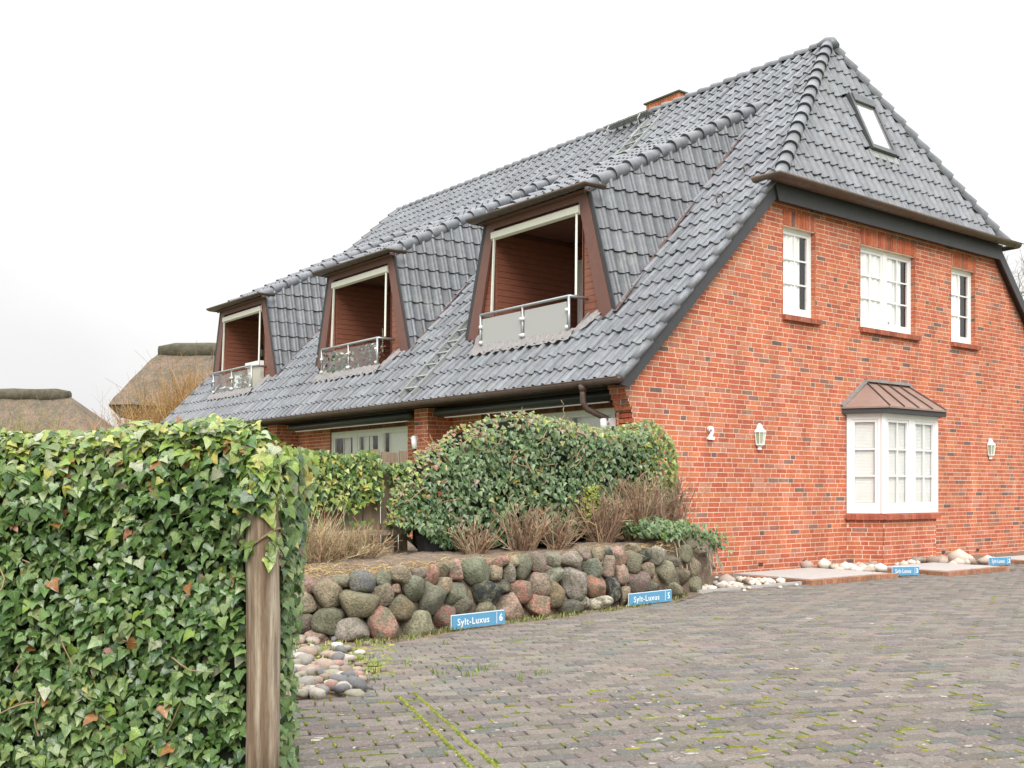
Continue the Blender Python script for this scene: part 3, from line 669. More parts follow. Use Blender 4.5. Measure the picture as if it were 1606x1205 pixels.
# --- dormers
Z0D, Z1D, HW0, HW1, XD = 4.10, 6.22, 1.97, 1.32, .88
SL = .517
XE = (6.25 - .88 * SL - RZ0) / (1 - SL)       # where the dormer roof meets the main roof
def d_hw(z): return HW0 + (HW1 - HW0) * (z - Z0D) / (Z1D - Z0D)
def dz(x): return 6.25 + SL * (x - XD)
plank_long = MB().box(0, 1.92, 0, .02, 0, .104).mesh('plank', 'wood_plank')
DOBJ = []
for di, yc in enumerate(DORM):
    fr = MB()
    for s in (-1, 1):                        # leaning jamb boards
        o0, i0, o1, i1 = HW0 * s, (HW0 - .30) * s, HW1 * s, (HW1 - .17) * s
        pl = [(XD - .05, o0, Z0D - .07), (XD - .05, i0, Z0D - .07), (XD - .05, i1, Z1D - .2), (XD - .05, o1, Z1D)]
        if s > 0: pl = pl[::-1]
        fr.prism(pl, (.05, 0, 0))
    fr.prism([(XD - .052, -HW1, Z1D), (XD - .052, -(HW1 - .17), Z1D - .2), (XD - .052, (HW1 - .17), Z1D - .2), (XD - .052, HW1, Z1D)], (.05, 0, 0))
    fr.box(.70, XD - .053, -HW1 - .12, HW1 + .12, 6.13, 6.15)
    dm = fr.build('dormer', 'brown_paint', house); dm.location = (0, yc, 0); DOBJ.append(dm)
    # cheek boards, deck and tiles
    ct = MB()
    for s in (-1, 1):
        J0, J1, Ee = V((XD - .03, HW0 * s, Z0D - .03)), V((XD - .03, HW1 * s, dz(XD - .03))), V((XE, HW1 * s, dz(XE)))
        n = (J1 - J0).cross(Ee - J1).normalized(); n = n if n.y * s > 0 else -n
        uu = V((0, 0, 1)).cross(n).normalized(); vv = n.cross(uu).normalized()
        if vv.z < 0: vv = -vv
        # u must run so that u x v = n
        if uu.cross(vv).dot(n) < 0: uu = -uu
        dkc = MB(); k = J0 - n * .05; dkc.add([J0 - n * .03, J1 - n * .03, Ee - n * .03], [(0, 1, 2) if s > 0 else (2, 1, 0)]); dkc.build('cheek_deck', 'tile_deck', dm)
        off_ = V((0, yc, 0))
        P2 = [((p - J0).dot(uu), (p - J0).dot(vv)) for p in (J0, J1, Ee)]
        uo = min(p[0] for p in P2) if (uu.x > 0) else max(p[0] for p in P2)
        if s < 0 or di < 3:
            vmin = min(p[1] for p in P2)
            # tiles are kept in dormer-local space
            start = len(TILES)
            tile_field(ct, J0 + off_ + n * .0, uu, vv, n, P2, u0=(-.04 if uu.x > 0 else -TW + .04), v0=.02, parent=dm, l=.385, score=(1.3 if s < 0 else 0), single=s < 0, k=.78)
        ridge_run(J1 + V((-.12, .0 * s, -.03)), Ee + V((.05, 0, .06)), (V((-SL, 0, 1)).normalized() + n * .8).normalized(), dm, False, .40)
        # valley flashing strip
        vf = MB(); w_ = V((0, s, 0)); a = J0 + V((-.05, 0, .04)); b = Ee + V((0, 0, .05)); vf.quad(a + w_ * .02, b + w_ * .02, b + w_ * .10, a + w_ * .12); vf.build('valley_flashing', 'lead_red', dm)
        eb = MB(); eb.bar(J0 + n * .05 + V((-.0, 0, -.03)), J1 + n * .05, .02, .09, up=n); eb.build('cheek_edge', 'tile_deck', dm)
    # the tile meshes use world coordinates: shift back
    tv = MB(); rn = V((-SL, 0, 1)).normalized(); rvv = V((1, 0, SL)).normalized()
    x0r = .66; ln = (XE + .1 - x0r) * math.hypot(1, SL)
    tile_field(ct, V((x0r, yc + 1.4, dz(x0r) - .01)), (0, -1, 0), rvv, rn, [(.04, 0), (2.76, 0), (2.76, ln), (.04, ln)], u0=.04, parent=dm, score=0, single=False)
    x0r = .92; rd = MB(); rd.prism([(x0r + .03, -HW1 - .02, dz(x0r + .03) - .12), (XE + .2, -HW1 - .02, dz(XE + .2) - .12), (XE + .2, -HW1 - .02, dz(XE + .2) - .04), (x0r + .03, -HW1 - .02, dz(x0r + .03) - .04)], (0, 2 * HW1 + .04, 0)); rd.build('dormer_roof', 'tile_deck', dm)
    cm = ct; dm['_ct'] = di
    DOBJ[-1] = (dm, ct, yc)
    # gutter with returned ends
    def gutter_geo(pts, r, mb, n=9, side=None):
        pts = [V(p) for p in pts]; k = len(pts); vs = []
        for i, p in enumerate(pts):
            a = (pts[min(i + 1, k - 1)] - pts[max(i - 1, 0)]); a.z = 0; a.normalize(); sd_ = a.cross(V((0, 0, 1)))
            if 0 < i < k - 1:
                c1 = (pts[i] - pts[i - 1]).normalized(); sc_ = 1 / max(.5, a.dot(c1))
            else: sc_ = 1
            for rr in (r, r - .008):
                vs += [p + sd_ * sc_ * rr * math.cos(math.pi * j / (n - 1)) - V((0, 0, rr * math.sin(math.pi * j / (n - 1)))) for j in range(n)]
        fs = []
        for i in range(k - 1):
            b0, b1 = i * 2 * n, (i + 1) * 2 * n
            fs += [(b0 + j, b0 + j + 1, b1 + j + 1, b1 + j) for j in range(n - 1)] + [(b0 + n + j, b1 + n + j, b1 + n + j + 1, b0 + n + j + 1) for j in range(n - 1)]
            fs += [(b0, b1, b1 + n, b0 + n), (b0 + n - 1, b0 + 2 * n - 1, b1 + 2 * n - 1, b1 + n - 1)]
        fs += [tuple(range(n)), tuple(range((k - 1) * 2 * n, (k - 1) * 2 * n + n))]
        mb.add(vs, fs)
        for i in range(k - 1):              # rolled front rim
            pass
    gz = 6.215; gx = .62
    gg = MB(); gutter_geo([(gx + .34, 1.54, gz), (gx, 1.54, gz), (gx, -1.60, gz), (gx + .36, -1.60, gz)], .070, gg); go = gg.build('dormer_gutter', 'copper', dm, True)
    for yy in (-.9, -.1, .7): 
        b = MB(); b.tube([(gx + .073 * math.cos(t), yy, gz - .073 * math.sin(t)) for t in [math.pi * i / 8 for i in range(9)]], .008, 5); b.build('gutter_bracket', 'copper', go)
    # loggia lining
    LW, XB_, ZF, ZC = 1.17, 2.85, 3.60, 6.04
    lg = MB(); lg.quad((.5, -1.34, ZF), (XB_, -1.34, ZF), (XB_, 1.34, ZF), (.5, 1.34, ZF)); lg.build('loggia_floor', 'concrete', dm)
    lg = MB(); lg.box(.9, XB_, LW + .02, LW + .05, ZF - .05, ZC); lg.box(.9, XB_, -LW - .05, -LW - .02, ZF - .05, ZC); lg.box(XB_ + .02, XB_ + .05, -LW - .05, LW + .05, ZF - .05, ZC); lg.build('loggia_wall', 'dark_wood', dm)
    nb = int((ZC - ZF) / .112)
    for i in range(nb): place('plank', plank_long, dm, Matrix.Translation((.92, LW, ZF + i * .112 + .004)))
    cl = MB()
    for i in range(20): cl.box(.90 + i * .098, .90 + i * .098 + .092, -LW, LW, ZC, ZC + .02)
    cl.build('loggia_ceiling', 'dark_wood', dm)
    rp = MB()
    for i in range(nb): rp.box(.92, XB_, -LW - .02, -LW, ZF + i * .112 + .004, ZF + i * .112 + .108)
    rp.build('loggia_side_cladding', 'wood_plank', dm)
    bk = MB(); 
    for i in range(nb): bk.box(XB_, XB_ + .02, -LW, LW - (0 if i * .112 > 2.1 else 0), ZF + i * .112 + .004, ZF + i * .112 + .108)
    bk.build('loggia_back_cladding', 'wood_plank', dm)
    for i in range(nb):                      # clad infill between the upright opening and the leaning jambs
        z0, z1 = ZF + .3 + i * .112, ZF + .3 + i * .112 + .106
        if z1 > ZC - .1: break
        for s in (-1, 1):
            a, b = d_hw(z0) - .24, d_hw(z1) - .24
            if b < LW + .02: continue
            q = MB(); pl = [(XD + .02, LW * s, z0), (XD + .02, a * s, z0), (XD + .02, b * s, z1), (XD + .02, LW * s, z1)]
            q.prism(pl if s < 0 else pl[::-1], (.02, 0, 0)); q.build('infill_plank', 'wood_plank', dm)
    # balcony sides, sill, lead apron, railing
    sd_ = MB()
    for s, yy in ((-1, -1.32), (1, 1.20)): sd_.prism([(.5, yy, ZF), (.93, yy, ZF), (.93, yy, RZ0 + .93 + .08), (.5, yy, RZ0 + .5 + .06)], (0, .02 * s, 0))
    sd_.box(.48, .50, -1.32, 1.2, ZF, 3.70); sd_.build('balcony_upstand', 'lead', dm)
    MB().box(.44, .54, -1.36, 1.24, 3.70, 3.725).build('balcony_sill', 'brown_paint', dm)
    lead = MB(); nx, ny = 5, 60
    vs_ = []
    for i in range(nx + 1):
        for j in range(ny + 1):
            x = .50 - .12 * i / nx - (.010 * math.sin(j * .9 + 1) + .03 * noise.noise(V((j * .8, yc, 0)))) * (i / nx); y = -1.42 + 2.75 * j / ny
            hgt = .075 + .008 * math.sin((YF + .12 - y - yc) / TW * 2 * math.pi - 1.0) + random.uniform(-.010, .010) + (.05 * (1 - i / nx))
            vs_.append((x, y, RZ0 + x + hgt * 1.3))
    lead.add(vs_, [(i * (ny + 1) + j, (i + 1) * (ny + 1) + j, (i + 1) * (ny + 1) + j + 1, i * (ny + 1) + j + 1) for i in range(nx) for j in range(ny)])
    for s, ya, yb in ((-1, -1.32, -1.62), (1, 1.2, 1.62)):
        n_ = 16; vs_ = []
        for i in range(n_ + 1):
            t = i / n_; x = .42 + .50 * t; y0 = ya + (yb - ya) * max(0, t - .15) ; 
            for k_ in range(3): vs_.append((x + random.uniform(-.012, .012), y0 + s * (.0 + .09 * k_), RZ0 + x + .12 - .02 * k_ + random.uniform(-.012, .012)))
        lead.add(vs_, [(i * 3 + k_, i * 3 + k_ + 1, i * 3 + k_ + 4, i * 3 + k_ + 3) if s > 0 else (i * 3 + k_, i * 3 + k_ + 3, i * 3 + k_ + 4, i * 3 + k_ + 1) for i in range(n_) for k_ in range(2)])
    lead.build('lead_apron', 'lead', dm, True)
    XR, ZT = .51, 4.42; YP = (-1.28, -.09, 1.11)
    rl = MB(); rl.tube([(.86, 1.22, ZT - .01), (XR + .03, 1.12, ZT), (XR, 1.11, ZT), (XR, -1.28, ZT), (XR + .02, -1.3, ZT), (.9, -1.30, ZT)], .026, 8); rl.build('handrail', 'steel', dm, True)
    for yy in YP: MB().tube([(XR, yy, 3.72), (XR, yy, ZT)], .025, 8).build('railing_post', 'steel', dm, True)
    for a, b in ((YP[0], YP[1]), (YP[1], YP[2])):
        MB().box(XR - .004, XR + .004, a + .05, b - .05, 3.77, 4.34).build('glass_panel', GLASS_MILK if di == 0 else GLASS_CLEAR, dm)
    for yy in YP:
        for zz in (3.92, 4.2): 
            c = MB(); c.tube([(XR - .018, yy - (.05 if yy > YP[0] else 0), zz), (XR - .018, yy + (.05 if yy < YP[2] else 0), zz)], .033, 8); c.build('glass_clamp', 'white_metal', dm, True)
    # awning cassette with its two guide arms
    aw = MB(); pr = [(.79, 5.84), (.84, 5.81), (.90, 5.83), (.92, 5.90), (.90, 5.96), (.84, 5.98), (.79, 5.95)]
    aw.prism([(x, -1.19, z) for x, z in pr], (0, 2.38, 0)); ao = aw.build('awning_cassette', 'cream_metal', dm)
    for s in (-1, 1): MB().bar((.82, 1.12 * s, 5.83), (.76, (1.12 if s > 0 else 1.17) * s, 4.48), .035, .035).build('guide_arm', 'cream_metal', ao)
    # door in the back wall
    do = casement(dm, -1.1 + .02, -.22, ZF + .02, 5.70, .0, 2, 3, 'loggia_door', .06, .09)
    do.matrix_local = Matrix(((0, 1, 0, XB_ - .05), (-1, 0, 0, 0), (0, 0, 1, 0), (0, 0, 0, 1)))
# single tiles: the 300 that show largest; the rest joined
TILES.sort(key=lambda t: -t[0])
rest = {}
def tile_into(mb, M, l, k):
    mb.add([M @ V(p) for p in tile_verts(l)], TF, tcol(k))
lmesh = {TLN: tile_mesh}
ns = 0
for sc_, M, par, l, mb, k in TILES:
    x, y, d = pix(M.translation)
    hidden = (par is roof and y > 600 and x < 300)
    if ns < 300 and sc_ > 0 and not hidden:
        if l not in lmesh:
            lmesh[l] = []
            for i in range(10):
                m_ = MB(); m_.add(tile_verts(l), TF, tcol(k)); lmesh[l].append(m_.mesh('roof_tile', 'tile', True))
        place('roof_tile', random.choice(lmesh[l]), par, Matrix.Translation(-par.location) @ M); ns += 1
    else:
        tile_into(mb, M, l, k)
lt.build('tile_field', 'tile', roof, True, stuff=True)
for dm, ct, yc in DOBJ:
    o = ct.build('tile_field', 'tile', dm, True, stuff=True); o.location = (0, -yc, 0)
    if '_ct' in dm: del dm['_ct']

# --- verge boards, fascia, soffits
vb = MB(); yv = -.15
def vboard(m, s):
    f = (lambda x: x) if s > 0 else (lambda x: 2 * XM - x)
    pl = [(f(-.40), yv, RZ0 - .40 - .045), (f(-.22), yv, RZ0 - .22 - .26), (f(3.12), yv, RZ0 + 3.12 - .31), (f(3.04), yv, RZ0 + 3.04 - .045)]
    m.prism(pl if s > 0 else pl[::-1], (0, .03, 0))
vboard(vb, 1); vb.build('verge_board', 'slate_paint', house)
vb = MB(); vboard(vb, -1); vb.build('verge_board', 'slate_paint', house)
fs_ = MB(); fs_.prism([(3.10, yv - .03, 5.94), (2 * XM - 3.10, yv - .03, 5.94), (2 * XM - 2.98, yv - .03, 6.24), (2.98, yv - .03, 6.24)], (0, .03, 0)); fs_.build('fascia', 'slate_paint', house)
sf = MB(); sf.quad((3.0, yv, 5.96), (2 * XM - 3.0, yv, 5.96), (2 * XM - 3.0, .02, 5.99), (3.0, .02, 5.99))
for s in (1, -1):
    f = (lambda x: x) if s > 0 else (lambda x: 2 * XM - x)
    sf.quad((f(-.25), yv + .02, RZ0 - .25 - .20), (f(3.1), yv + .02, RZ0 + 3.1 - .24), (f(3.1), .3, RZ0 + 3.1 - .20), (f(-.25), .3, RZ0 - .25 - .16))
sf.quad((-.33, .02, 2.80), (.6, .02, 2.84), (.6, YF, 2.84), (-.33, YF, 2.80)); sf.quad((-.33, -.12, 2.80), (-.2, -.12, 2.805), (-.2, .02, 2.805), (-.33, .02, 2.80)); sf.quad((-.33, -.12, 2.80), (-.33, YF, 2.80), (-.33, YF, 2.9), (-.33, -.12, 2.9))
sf.build('soffit', 'dark_soffit', house)
# --- gutters
gx, gz = -.43, 2.87
gg = MB(); gutter_geo([(gx, YF + .2, gz), (gx, -.2, gz)], .078, gg, 11); go = gg.build('gutter', 'copper', house, True)
rim = MB(); rim.tube([(gx - .078, YF + .2, gz + .004), (gx - .078, -.2, gz + .004)], .009, 6); rim.build('gutter_rim', 'copper', go)
bme = MB(); bme.tube([(.083 * math.cos(t), 0, -.083 * math.sin(t)) for t in [math.pi * i / 8 for i in range(9)]], .008, 5); bme = bme.mesh('gutter_bracket', 'copper')
for k in range(23): place('gutter_bracket', bme, go, Matrix.Translation((gx, .25 + k * .8, gz)))
gg = MB(); gutter_geo([(2.70, .0, 6.27), (2.70, -.34, 6.27), (2 * XM - 2.70, -.34, 6.27), (2 * XM - 2.70, .0, 6.27)], .088, gg, 11); go = gg.build('gutter', 'copper', house, True)
rim = MB(); rim.tube([(2.62, -.428, 6.275), (2 * XM - 2.62, -.428, 6.275)], .009, 6); rim.build('gutter_rim', 'copper', go)
for k in range(11): 
    place('gutter_bracket', bme, go, Matrix.Translation((2.95 + k * .74, -.34, 6.27)) @ Matrix.Rotation(math.pi / 2, 4, 'Z') @ Matrix.Scale(1.09, 4))
dp = MB(); P_ = [(gx, .60, gz - .06), (gx, .60, gz - .18), (gx + .0, .60, gz - .30), (gx + .06, .58, gz - .40), (gx + .30, .47, gz - .52), (gx + .42, .42, gz - .58), (gx + .46, .40, gz - .72), (gx + .46, .40, .4)]
dp.tube(P_, .045, 12); dp.tube([(gx, .60, gz - .05), (gx, .60, gz - .15)], [.07, .05], 12); dp.build('downpipe', 'copper', house, True)

# --- long wall on the garden side with piers, windows and awnings
XL = .55
lm, lb = MB(), MB()
lrows = courses(-.057, 2.79)
def lto3(u, d, z): return (XL - d, YF - u, z)
LWIN = [(YF - 4.4, YF - .95, .1, 2.56), (YF - 10.0, YF - 6.85, .1, 2.56), (YF - 16.2, YF - 12.9, .1, 2.56)]
wall_bricks(lb, lm, lrows, lambda z: (0, YF - .2), LWIN, lto3)
PIERS = [(.0, .345), (5.31, 5.76), (11.54, 12.0), (17.6, YF)]
for k, (a, b) in enumerate(PIERS):
    pierm, pierb = MB(), MB()
    wall_bricks(pierb, pierm, lrows, lambda z: (0, b - a), [], lambda u, d, z, b=b: (-d, b - u, z), row0=k)
    if k: wall_bricks(pierb, pierm, lrows, lambda z: (0, XL), [], lambda u, d, z, a=a: (u, a - d, z), row0=k + 2)
    pierm.box(.012, XL, a + .012, b, -.1, 2.78)
    if k == 0:
        for i in range(5):                              # corbelled courses carrying the eaves corner
            z0 = 2.83 - (5 - i) * CR; x0 = -.034 * (i + 1)
            pierm.box(x0 + .003, .01, .004, .345, z0, z0 + CR)
            for a_, b_ in ((0.0, .17), (.181, .345)): pierb.box(x0 - .008, x0 + .01, a_ + (.02 if i % 2 else 0), b_, z0 + .005, z0 + CR - .005, bricol())
    pw = pierm.build('wall_pier', 'mortar', house); pierb.build('brickwork', 'brick', pw, stuff=True)
sw = lm.build('side_wall', 'mortar', house); lb.build('brickwork', 'brick', sw, stuff=True)
for k, (u0, u1, z0, z1) in enumerate(LWIN):
    ya, yb = YF - u1, YF - u0; wd = yb - ya; M = Matrix(((0, 1, 0, XL + .02), (-1, 0, 0, yb), (0, 0, 1, 0), (0, 0, 0, 1)))
    for j in range(3):
        o = casement(house, wd * j / 3 + .001, wd * (j + 1) / 3 - .001, z0, z1, .0, 2 if j < 2 else 1, 1, 'terrace_window', .07, .07 if j < 2 else .03, M=M)
        cu = MB(); curtain(cu, wd * j / 3 + (.35 if j == 0 else .1), wd * j / 3 + (.62 if j == 0 else .5 if j == 1 else .95), .14, z0, z1); cu.build('curtain', 'curtain', o)
    rm = MB(); rm.box(XL + .4, XL + 1.4, ya - .2, yb + .2, 0, 2.7); rm.f = rm.f[:-1]; rm.c = rm.c[:-1]; rm.build('room_lining', 'room', o)
    hl_ = MB(); n = int(wd / .076)
    for i in range(n): hl_.box(XL - .012, XL, ya + i * wd / n + .005, ya + (i + 1) * wd / n - .005, z1 + .004, z1 + .11, jit((.24, .09, .065), .25))
    hl_.build('lintel', 'brick', sw)
for a, b in ((.50, 5.15), (6.0, 11.0), (12.3, 17.3)):
    aw = MB(); n = 12; aw.prism([(.13 + .12 * math.cos(2 * math.pi * i / n), a, 2.70 + .085 * math.sin(2 * math.pi * i / n)) for i in range(n)], (0, b - a, 0)); ao = aw.build('awning_cassette', 'awning_dark', house, True)
    MB().box(.02, .06, a + .05, b - .35, 2.585, 2.60).build('awning_bar', 'white_metal', ao)
    MB().box(.25, XL, a + .3, a + .4, 2.66, 2.78).box(.25, XL, b - .4, b - .3, 2.66, 2.78).build('awning_bracket', 'awning_dark', ao)
fg_ = MB(); fg_.box(.0, 13.2, YF - .02, YF, -.1, 2.9); fg_.add([(.0, YF, 2.9), (13.2, YF, 2.9), (2 * XM - XH0, YF, 6.2), (XH0, YF, 6.2)], [(0, 1, 2, 3)]); fg_.build('rear_gable', 'mortar', house)
MB().box(13.2, 13.22, 0, YF, -.1, 2.9).build('far_side_wall', 'mortar', house)

# --- skylight, ladder, step, chimney, hooks
def HP(x, v, h=0): return V((x, YH0, ZH0)) + hv * v + hn * h
sk_ = MB(); x0, x1, v0, v1 = sk[0], sk[1], sk[2], sk[3]
def fr_bar(xa, xb, va, vb_, h0, h1, mb): mb.hexa([HP(xa, va, h0), HP(xb, va, h0), HP(xb, vb_, h0), HP(xa, vb_, h0), HP(xa, va, h1), HP(xb, va, h1), HP(xb, vb_, h1), HP(xa, vb_, h1)])
fr_bar(x0, x0 + .07, v0, v1, -.05, .13, sk_); fr_bar(x1 - .07, x1, v0, v1, -.05, .13, sk_); fr_bar(x0 + .07, x1 - .07, v0, v0 + .09, -.05, .13, sk_); fr_bar(x0 + .07, x1 - .07, v1 - .17, v1, -.05, .15, sk_)
sko = sk_.build('skylight', 'zinc_dark', roof)
p = MB(); p.add([HP(x0 + .06, v0 + .08, .10), HP(x1 - .06, v0 + .08, .10), HP(x1 - .06, v1 - .16, .10), HP(x0 + .06, v1 - .16, .10)], [(0, 1, 2, 3)]); m_sk = glass('sky_glass', (.9, .93, .93), 3.0, .85); p.build('pane', m_sk, sko)
ap_ = MB(); fr_bar(x0 - .05, x1 + .05, v0 - .16, v0, .03, .065, ap_); ap_.build('flashing_apron', 'galvanised', sko)
lad = MB(); lo_ = None
def LP(x, y, h): return V((x, y, RZ0 + x)) + V(N_) * h
yl = 5.55
for k, s in enumerate((-.215, .215)):
    b = MB(); b.bar(LP(-.26, yl + s, .085), LP(6.25, yl + s, .085), .03, .08, up=N_)
    if k == 0: lo_ = b.build('roof_ladder', 'galvanised', house)
    else: b.build('ladder_rail', 'galvanised', lo_)
for i in range(28):
    x = -.12 + i * .235
    if x > 6.2: break
    MB().bar(LP(x, yl - .21, .095), LP(x, yl + .21, .095), .035, .03, up=N_).build('rung', 'galvanised', lo_)
st_ = MB(); xs, zs = 6.12, 9.55
grate = MB(); zt_ = RZ0 + 6.30 + .18
for i in range(7): grate.box(6.10 + i * .04, 6.12 + i * .04, 5.75, 7.15, zt_, zt_ + .03)
for i in range(18): grate.box(6.10, 6.37, 5.75 + i * .08, 5.765 + i * .08, zt_ + .004, zt_ + .026)
gro = grate.build('roof_step', 'galvanised', house)
for yy in (5.95, 6.95):
    b = MB(); b.tube([(6.1, yy, zt_), (6.02, yy, zt_ - .12), (6.08, yy, zt_ - .30), LP(6.15, yy, .05)], .016, 6); b.tube([(6.36, yy, zt_), LP(6.45, yy, .05)], .014, 6); b.tube([LP(5.85, yy, .07), LP(6.4, yy, .07)], .014, 6); b.build('step_bracket', 'galvanised', gro)
ch = MB(); cx0, cx1, cy0, cy1 = 6.82, 7.45, 5.45, 6.46
ch.box(cx0, cx1, cy0, cy1, 9.0, 10.2); cho = ch.build('chimney', 'mortar', house)
cb = MB()
for i in range(3):
    z0 = 10.19 - (i + 1) * .25 - .002
    for j in range(13): cb.box(cx0 - .012, cx0, cy0 + j * .0777 + .005, cy0 + (j + 1) * .0777 - .005, z0 + .006, z0 + .244, jit((.50, .17, .075), .14))
    for j in range(8): cb.box(cx0 + j * .0787 + .005, cx0 + (j + 1) * .0787 - .005, cy0 - .012, cy0, z0 + .006, z0 + .244, jit((.50, .17, .075), .14))
cb.build('brickwork', 'brick', cho, stuff=True)
MB().box(cx0 - .05, cx1 + .05, cy0 - .05, cy1 + .05, 10.2, 10.235).build('chimney_cap', 'heather', cho)
for x_, y_ in ((3.45, .72), (2.85, .80), (5.35, 1.15)):
    b = MB(); c = LP(x_, y_, .06); b.tube([c + V((0, .0, 0)) + V(V_) * (.09 * math.cos(t)) + V(N_) * (.09 * math.sin(t)) for t in [math.pi * i / 8 for i in range(9)]], .012, 6); b.build('roof_hook', 'copper', roof)

# ================================================================== WALL LAMPS, NUMBER, SIGNS
def text_mesh(s, size, m, extr=.0, off=0., name='lettering'):
    cu = bpy.data.curves.new('t', 'FONT'); cu.body = s; cu.size = size; cu.extrude = extr; cu.offset = off; cu.align_x = 'CENTER'; cu.align_y = 'CENTER'; cu.resolution_u = 3; cu.space_character = 1.12
    o = bpy.data.objects.new('t', cu); COL.objects.link(o); bpy.context.view_layer.update()
    me = bpy.data.meshes.new_from_object(o.evaluated_get(bpy.context.evaluated_depsgraph_get())); bpy.data.objects.remove(o); me.name = name
    me.materials.clear(); me.materials.append(MATS[m]); return me
RX = Matrix.Rotation(math.pi / 2, 4, 'X')
nb_ = bpy.data.objects.new('house_number', text_mesh('2', .27, 'white_paint', .018, .012)); COL.objects.link(nb_); nb_.matrix_world = Matrix.Translation((1.63, -.034, 2.15)) @ RX
tag(nb_, 'white house number two fixed to the brick gable', 'house number')
def lantern(x, y, z, label, rz=0., m='white_metal', group='wall lanterns on the gable'):
    t = thing('wall_lantern', label, 'wall lamp', (x, y, z), rz, group)
    n = 4; A = [math.radians(180 + 180 * i / n) for i in range(n + 1)]
    def rg(r, zz, yo=0): return [V((math.cos(a) * r, math.sin(a) * r * .85 - yo, zz)) for a in A]
    b = MB(); lv = [(.05, -.22), (.035, -.19), (.06, -.16), (.075, -.14)]
    for (r0, z0), (r1, z1) in zip(lv[:-1], lv[1:]):
        p, q = rg(r0, z0), rg(r1, z1); b.add(p + q, [(i, i + 1, n + 2 + i, n + 1 + i) for i in range(n)])
    b.add(rg(.05, -.22) + [V((0, 0, -.235))], [(i + 1, i, n + 1) for i in range(n)]); b.box(-.06, .06, -.012, .01, -.16, .18); b.build('bracket', m, t)
    lo, hi = rg(.078, -.14), rg(.108, .06); f = MB()
    for p, q in zip(lo, hi): f.bar(p, q, .014, .014)
    for rr in (lo, hi):
        for i in range(n): f.bar(rr[i], rr[i + 1], .018, .018)
    f.build('cage', m, t)
    for i in range(n):
        gq = MB(); k = .97; gq.quad(lo[i] * k, lo[i + 1] * k, V((hi[i + 1].x * k, hi[i + 1].y * k, hi[i + 1].z)), V((hi[i].x * k, hi[i].y * k, hi[i].z))); gq.build('pane', 'lamp_glass', t)
    r = MB(); lv = [(.122, .06), (.11, .085), (.065, .12), (.055, .15), (.03, .185), (.012, .20)]
    for (r0, z0), (r1, z1) in zip(lv[:-1], lv[1:]):
        p, q = rg(r0, z0), rg(r1, z1); r.add(p + q, [(i, i + 1, n + 2 + i, n + 1 + i) for i in range(n)])
    r.add(rg(.122, .06) , [tuple(range(n + 1))[::-1]]); r.build('hood', m, t)
    return t
lantern(2.80, -.022, 2.155, 'white wall lantern on the gable nearer the house number')
lantern(10.07, -.022, 2.14, 'white wall lantern on the gable at the far right beyond the bay window')
def sign(px0, px1, num, label, h=.125):
    p, q = atZ(*px0, 0), atZ(*px1, 0); a = (q - p); wd = a.length; ang = math.atan2(a.y, a.x)
    t = thing('parking_sign', label, 'sign', (p + q) / 2, ang, 'blue parking bay signs')
    MB().box(-wd / 2, wd / 2, -.006, .006, .012, .012 + h).build('plate', 'sign_blue', t)
    MB().box(-wd / 2 - .006, wd / 2 + .006, .0065, .012, .006, .018 + h).build('back_frame', 'white_metal', t)
    me = text_mesh('Sylt-Luxus', h * .70, 'sign_white', .001, .0006); k = min(1.25, wd * .60 / max(.01, max(v.co.x for v in me.vertices) * 2))
    place('lettering', me, t, Matrix.Translation((-wd * .11, -.0085, .012 + h * .47)) @ RX @ Matrix.Scale(k, 4, (1, 0, 0)))
    place('number', text_mesh(num, h * .76, 'sign_white', .001, .0016), t, Matrix.Translation((wd * .42, -.0085, .012 + h * .49)) @ RX)
    MB().box(wd * .335, wd * .342, -.0082, -.0062, .02, .004 + h).build('divider', 'sign_white', t)
    for s in (-1, 1): MB().box(s * wd * .35 - .012, s * wd * .35 + .012, .012, .03, -.03, .1).build('stake', 'galvanised', t)
sign((709, 990), (791, 980), '6', 'blue sign with white lettering and number six before the stone wall')
sign((987, 952), (1053, 944), '5', 'blue sign with white lettering and number five at the stone wall corner')
sign((1400, 904), (1441, 903), '3', 'blue sign with number three below the bay window')
sign((1552, 887.5), (1585, 886.5), '2', 'rightmost blue sign beside the farthest concrete cover')

# ================================================================== CONCRETE COVERS AND PEBBLES ALONG THE GABLE
for (a, b, c, d), lab in zip(SLABS, ('concrete cover with brick edging nearest the white pebbles', 'concrete cover with brick edging in front of the bay window', 'concrete cover with brick edging at the far right of the gable')):
    t = thing('concrete_cover', lab, 'concrete cover', ((a + b) / 2, (c + d) / 2, 0), 0, 'covers along the gable'); hx, hy = (b - a) / 2, (d - c) / 2
    MB().box(-hx + .11, hx - .11, -hy + .11, hy - .11, -.05, .058).build('slab', 'concrete', t)
    e = MB(); n = int(2 * hx / .115); st = 2 * hx / n
    mb_ = MB()
    for i in range(n): mb_ = MB(); mb_.box(-hx + i * st + .004, -hx + (i + 1) * st - .004, -hy, -hy + .105, -.05, .05 + random.uniform(-.004, .004), jit((.38, .19, .115), .18)); mb_.build('edge_brick', 'brick', t)
    n = int((2 * hy - .22) / .23)
    for i in range(n):
        for s in (-1, 1):
            mb_ = MB(); y0 = -hy + .11 + i * .23; mb_.box(*( (-hx, -hx + .105) if s < 0 else (hx - .105, hx)), y0 + .004, y0 + .226, -.05, .048, jit((.35, .17, .105), .18)); mb_.build('edge_brick', 'brick', t)
kb = MB(); kb.box(-.75, 1.33, -1.93, -1.89, -.05, .03); tag(kb.build('kerb', 'concrete'), kind='structure')

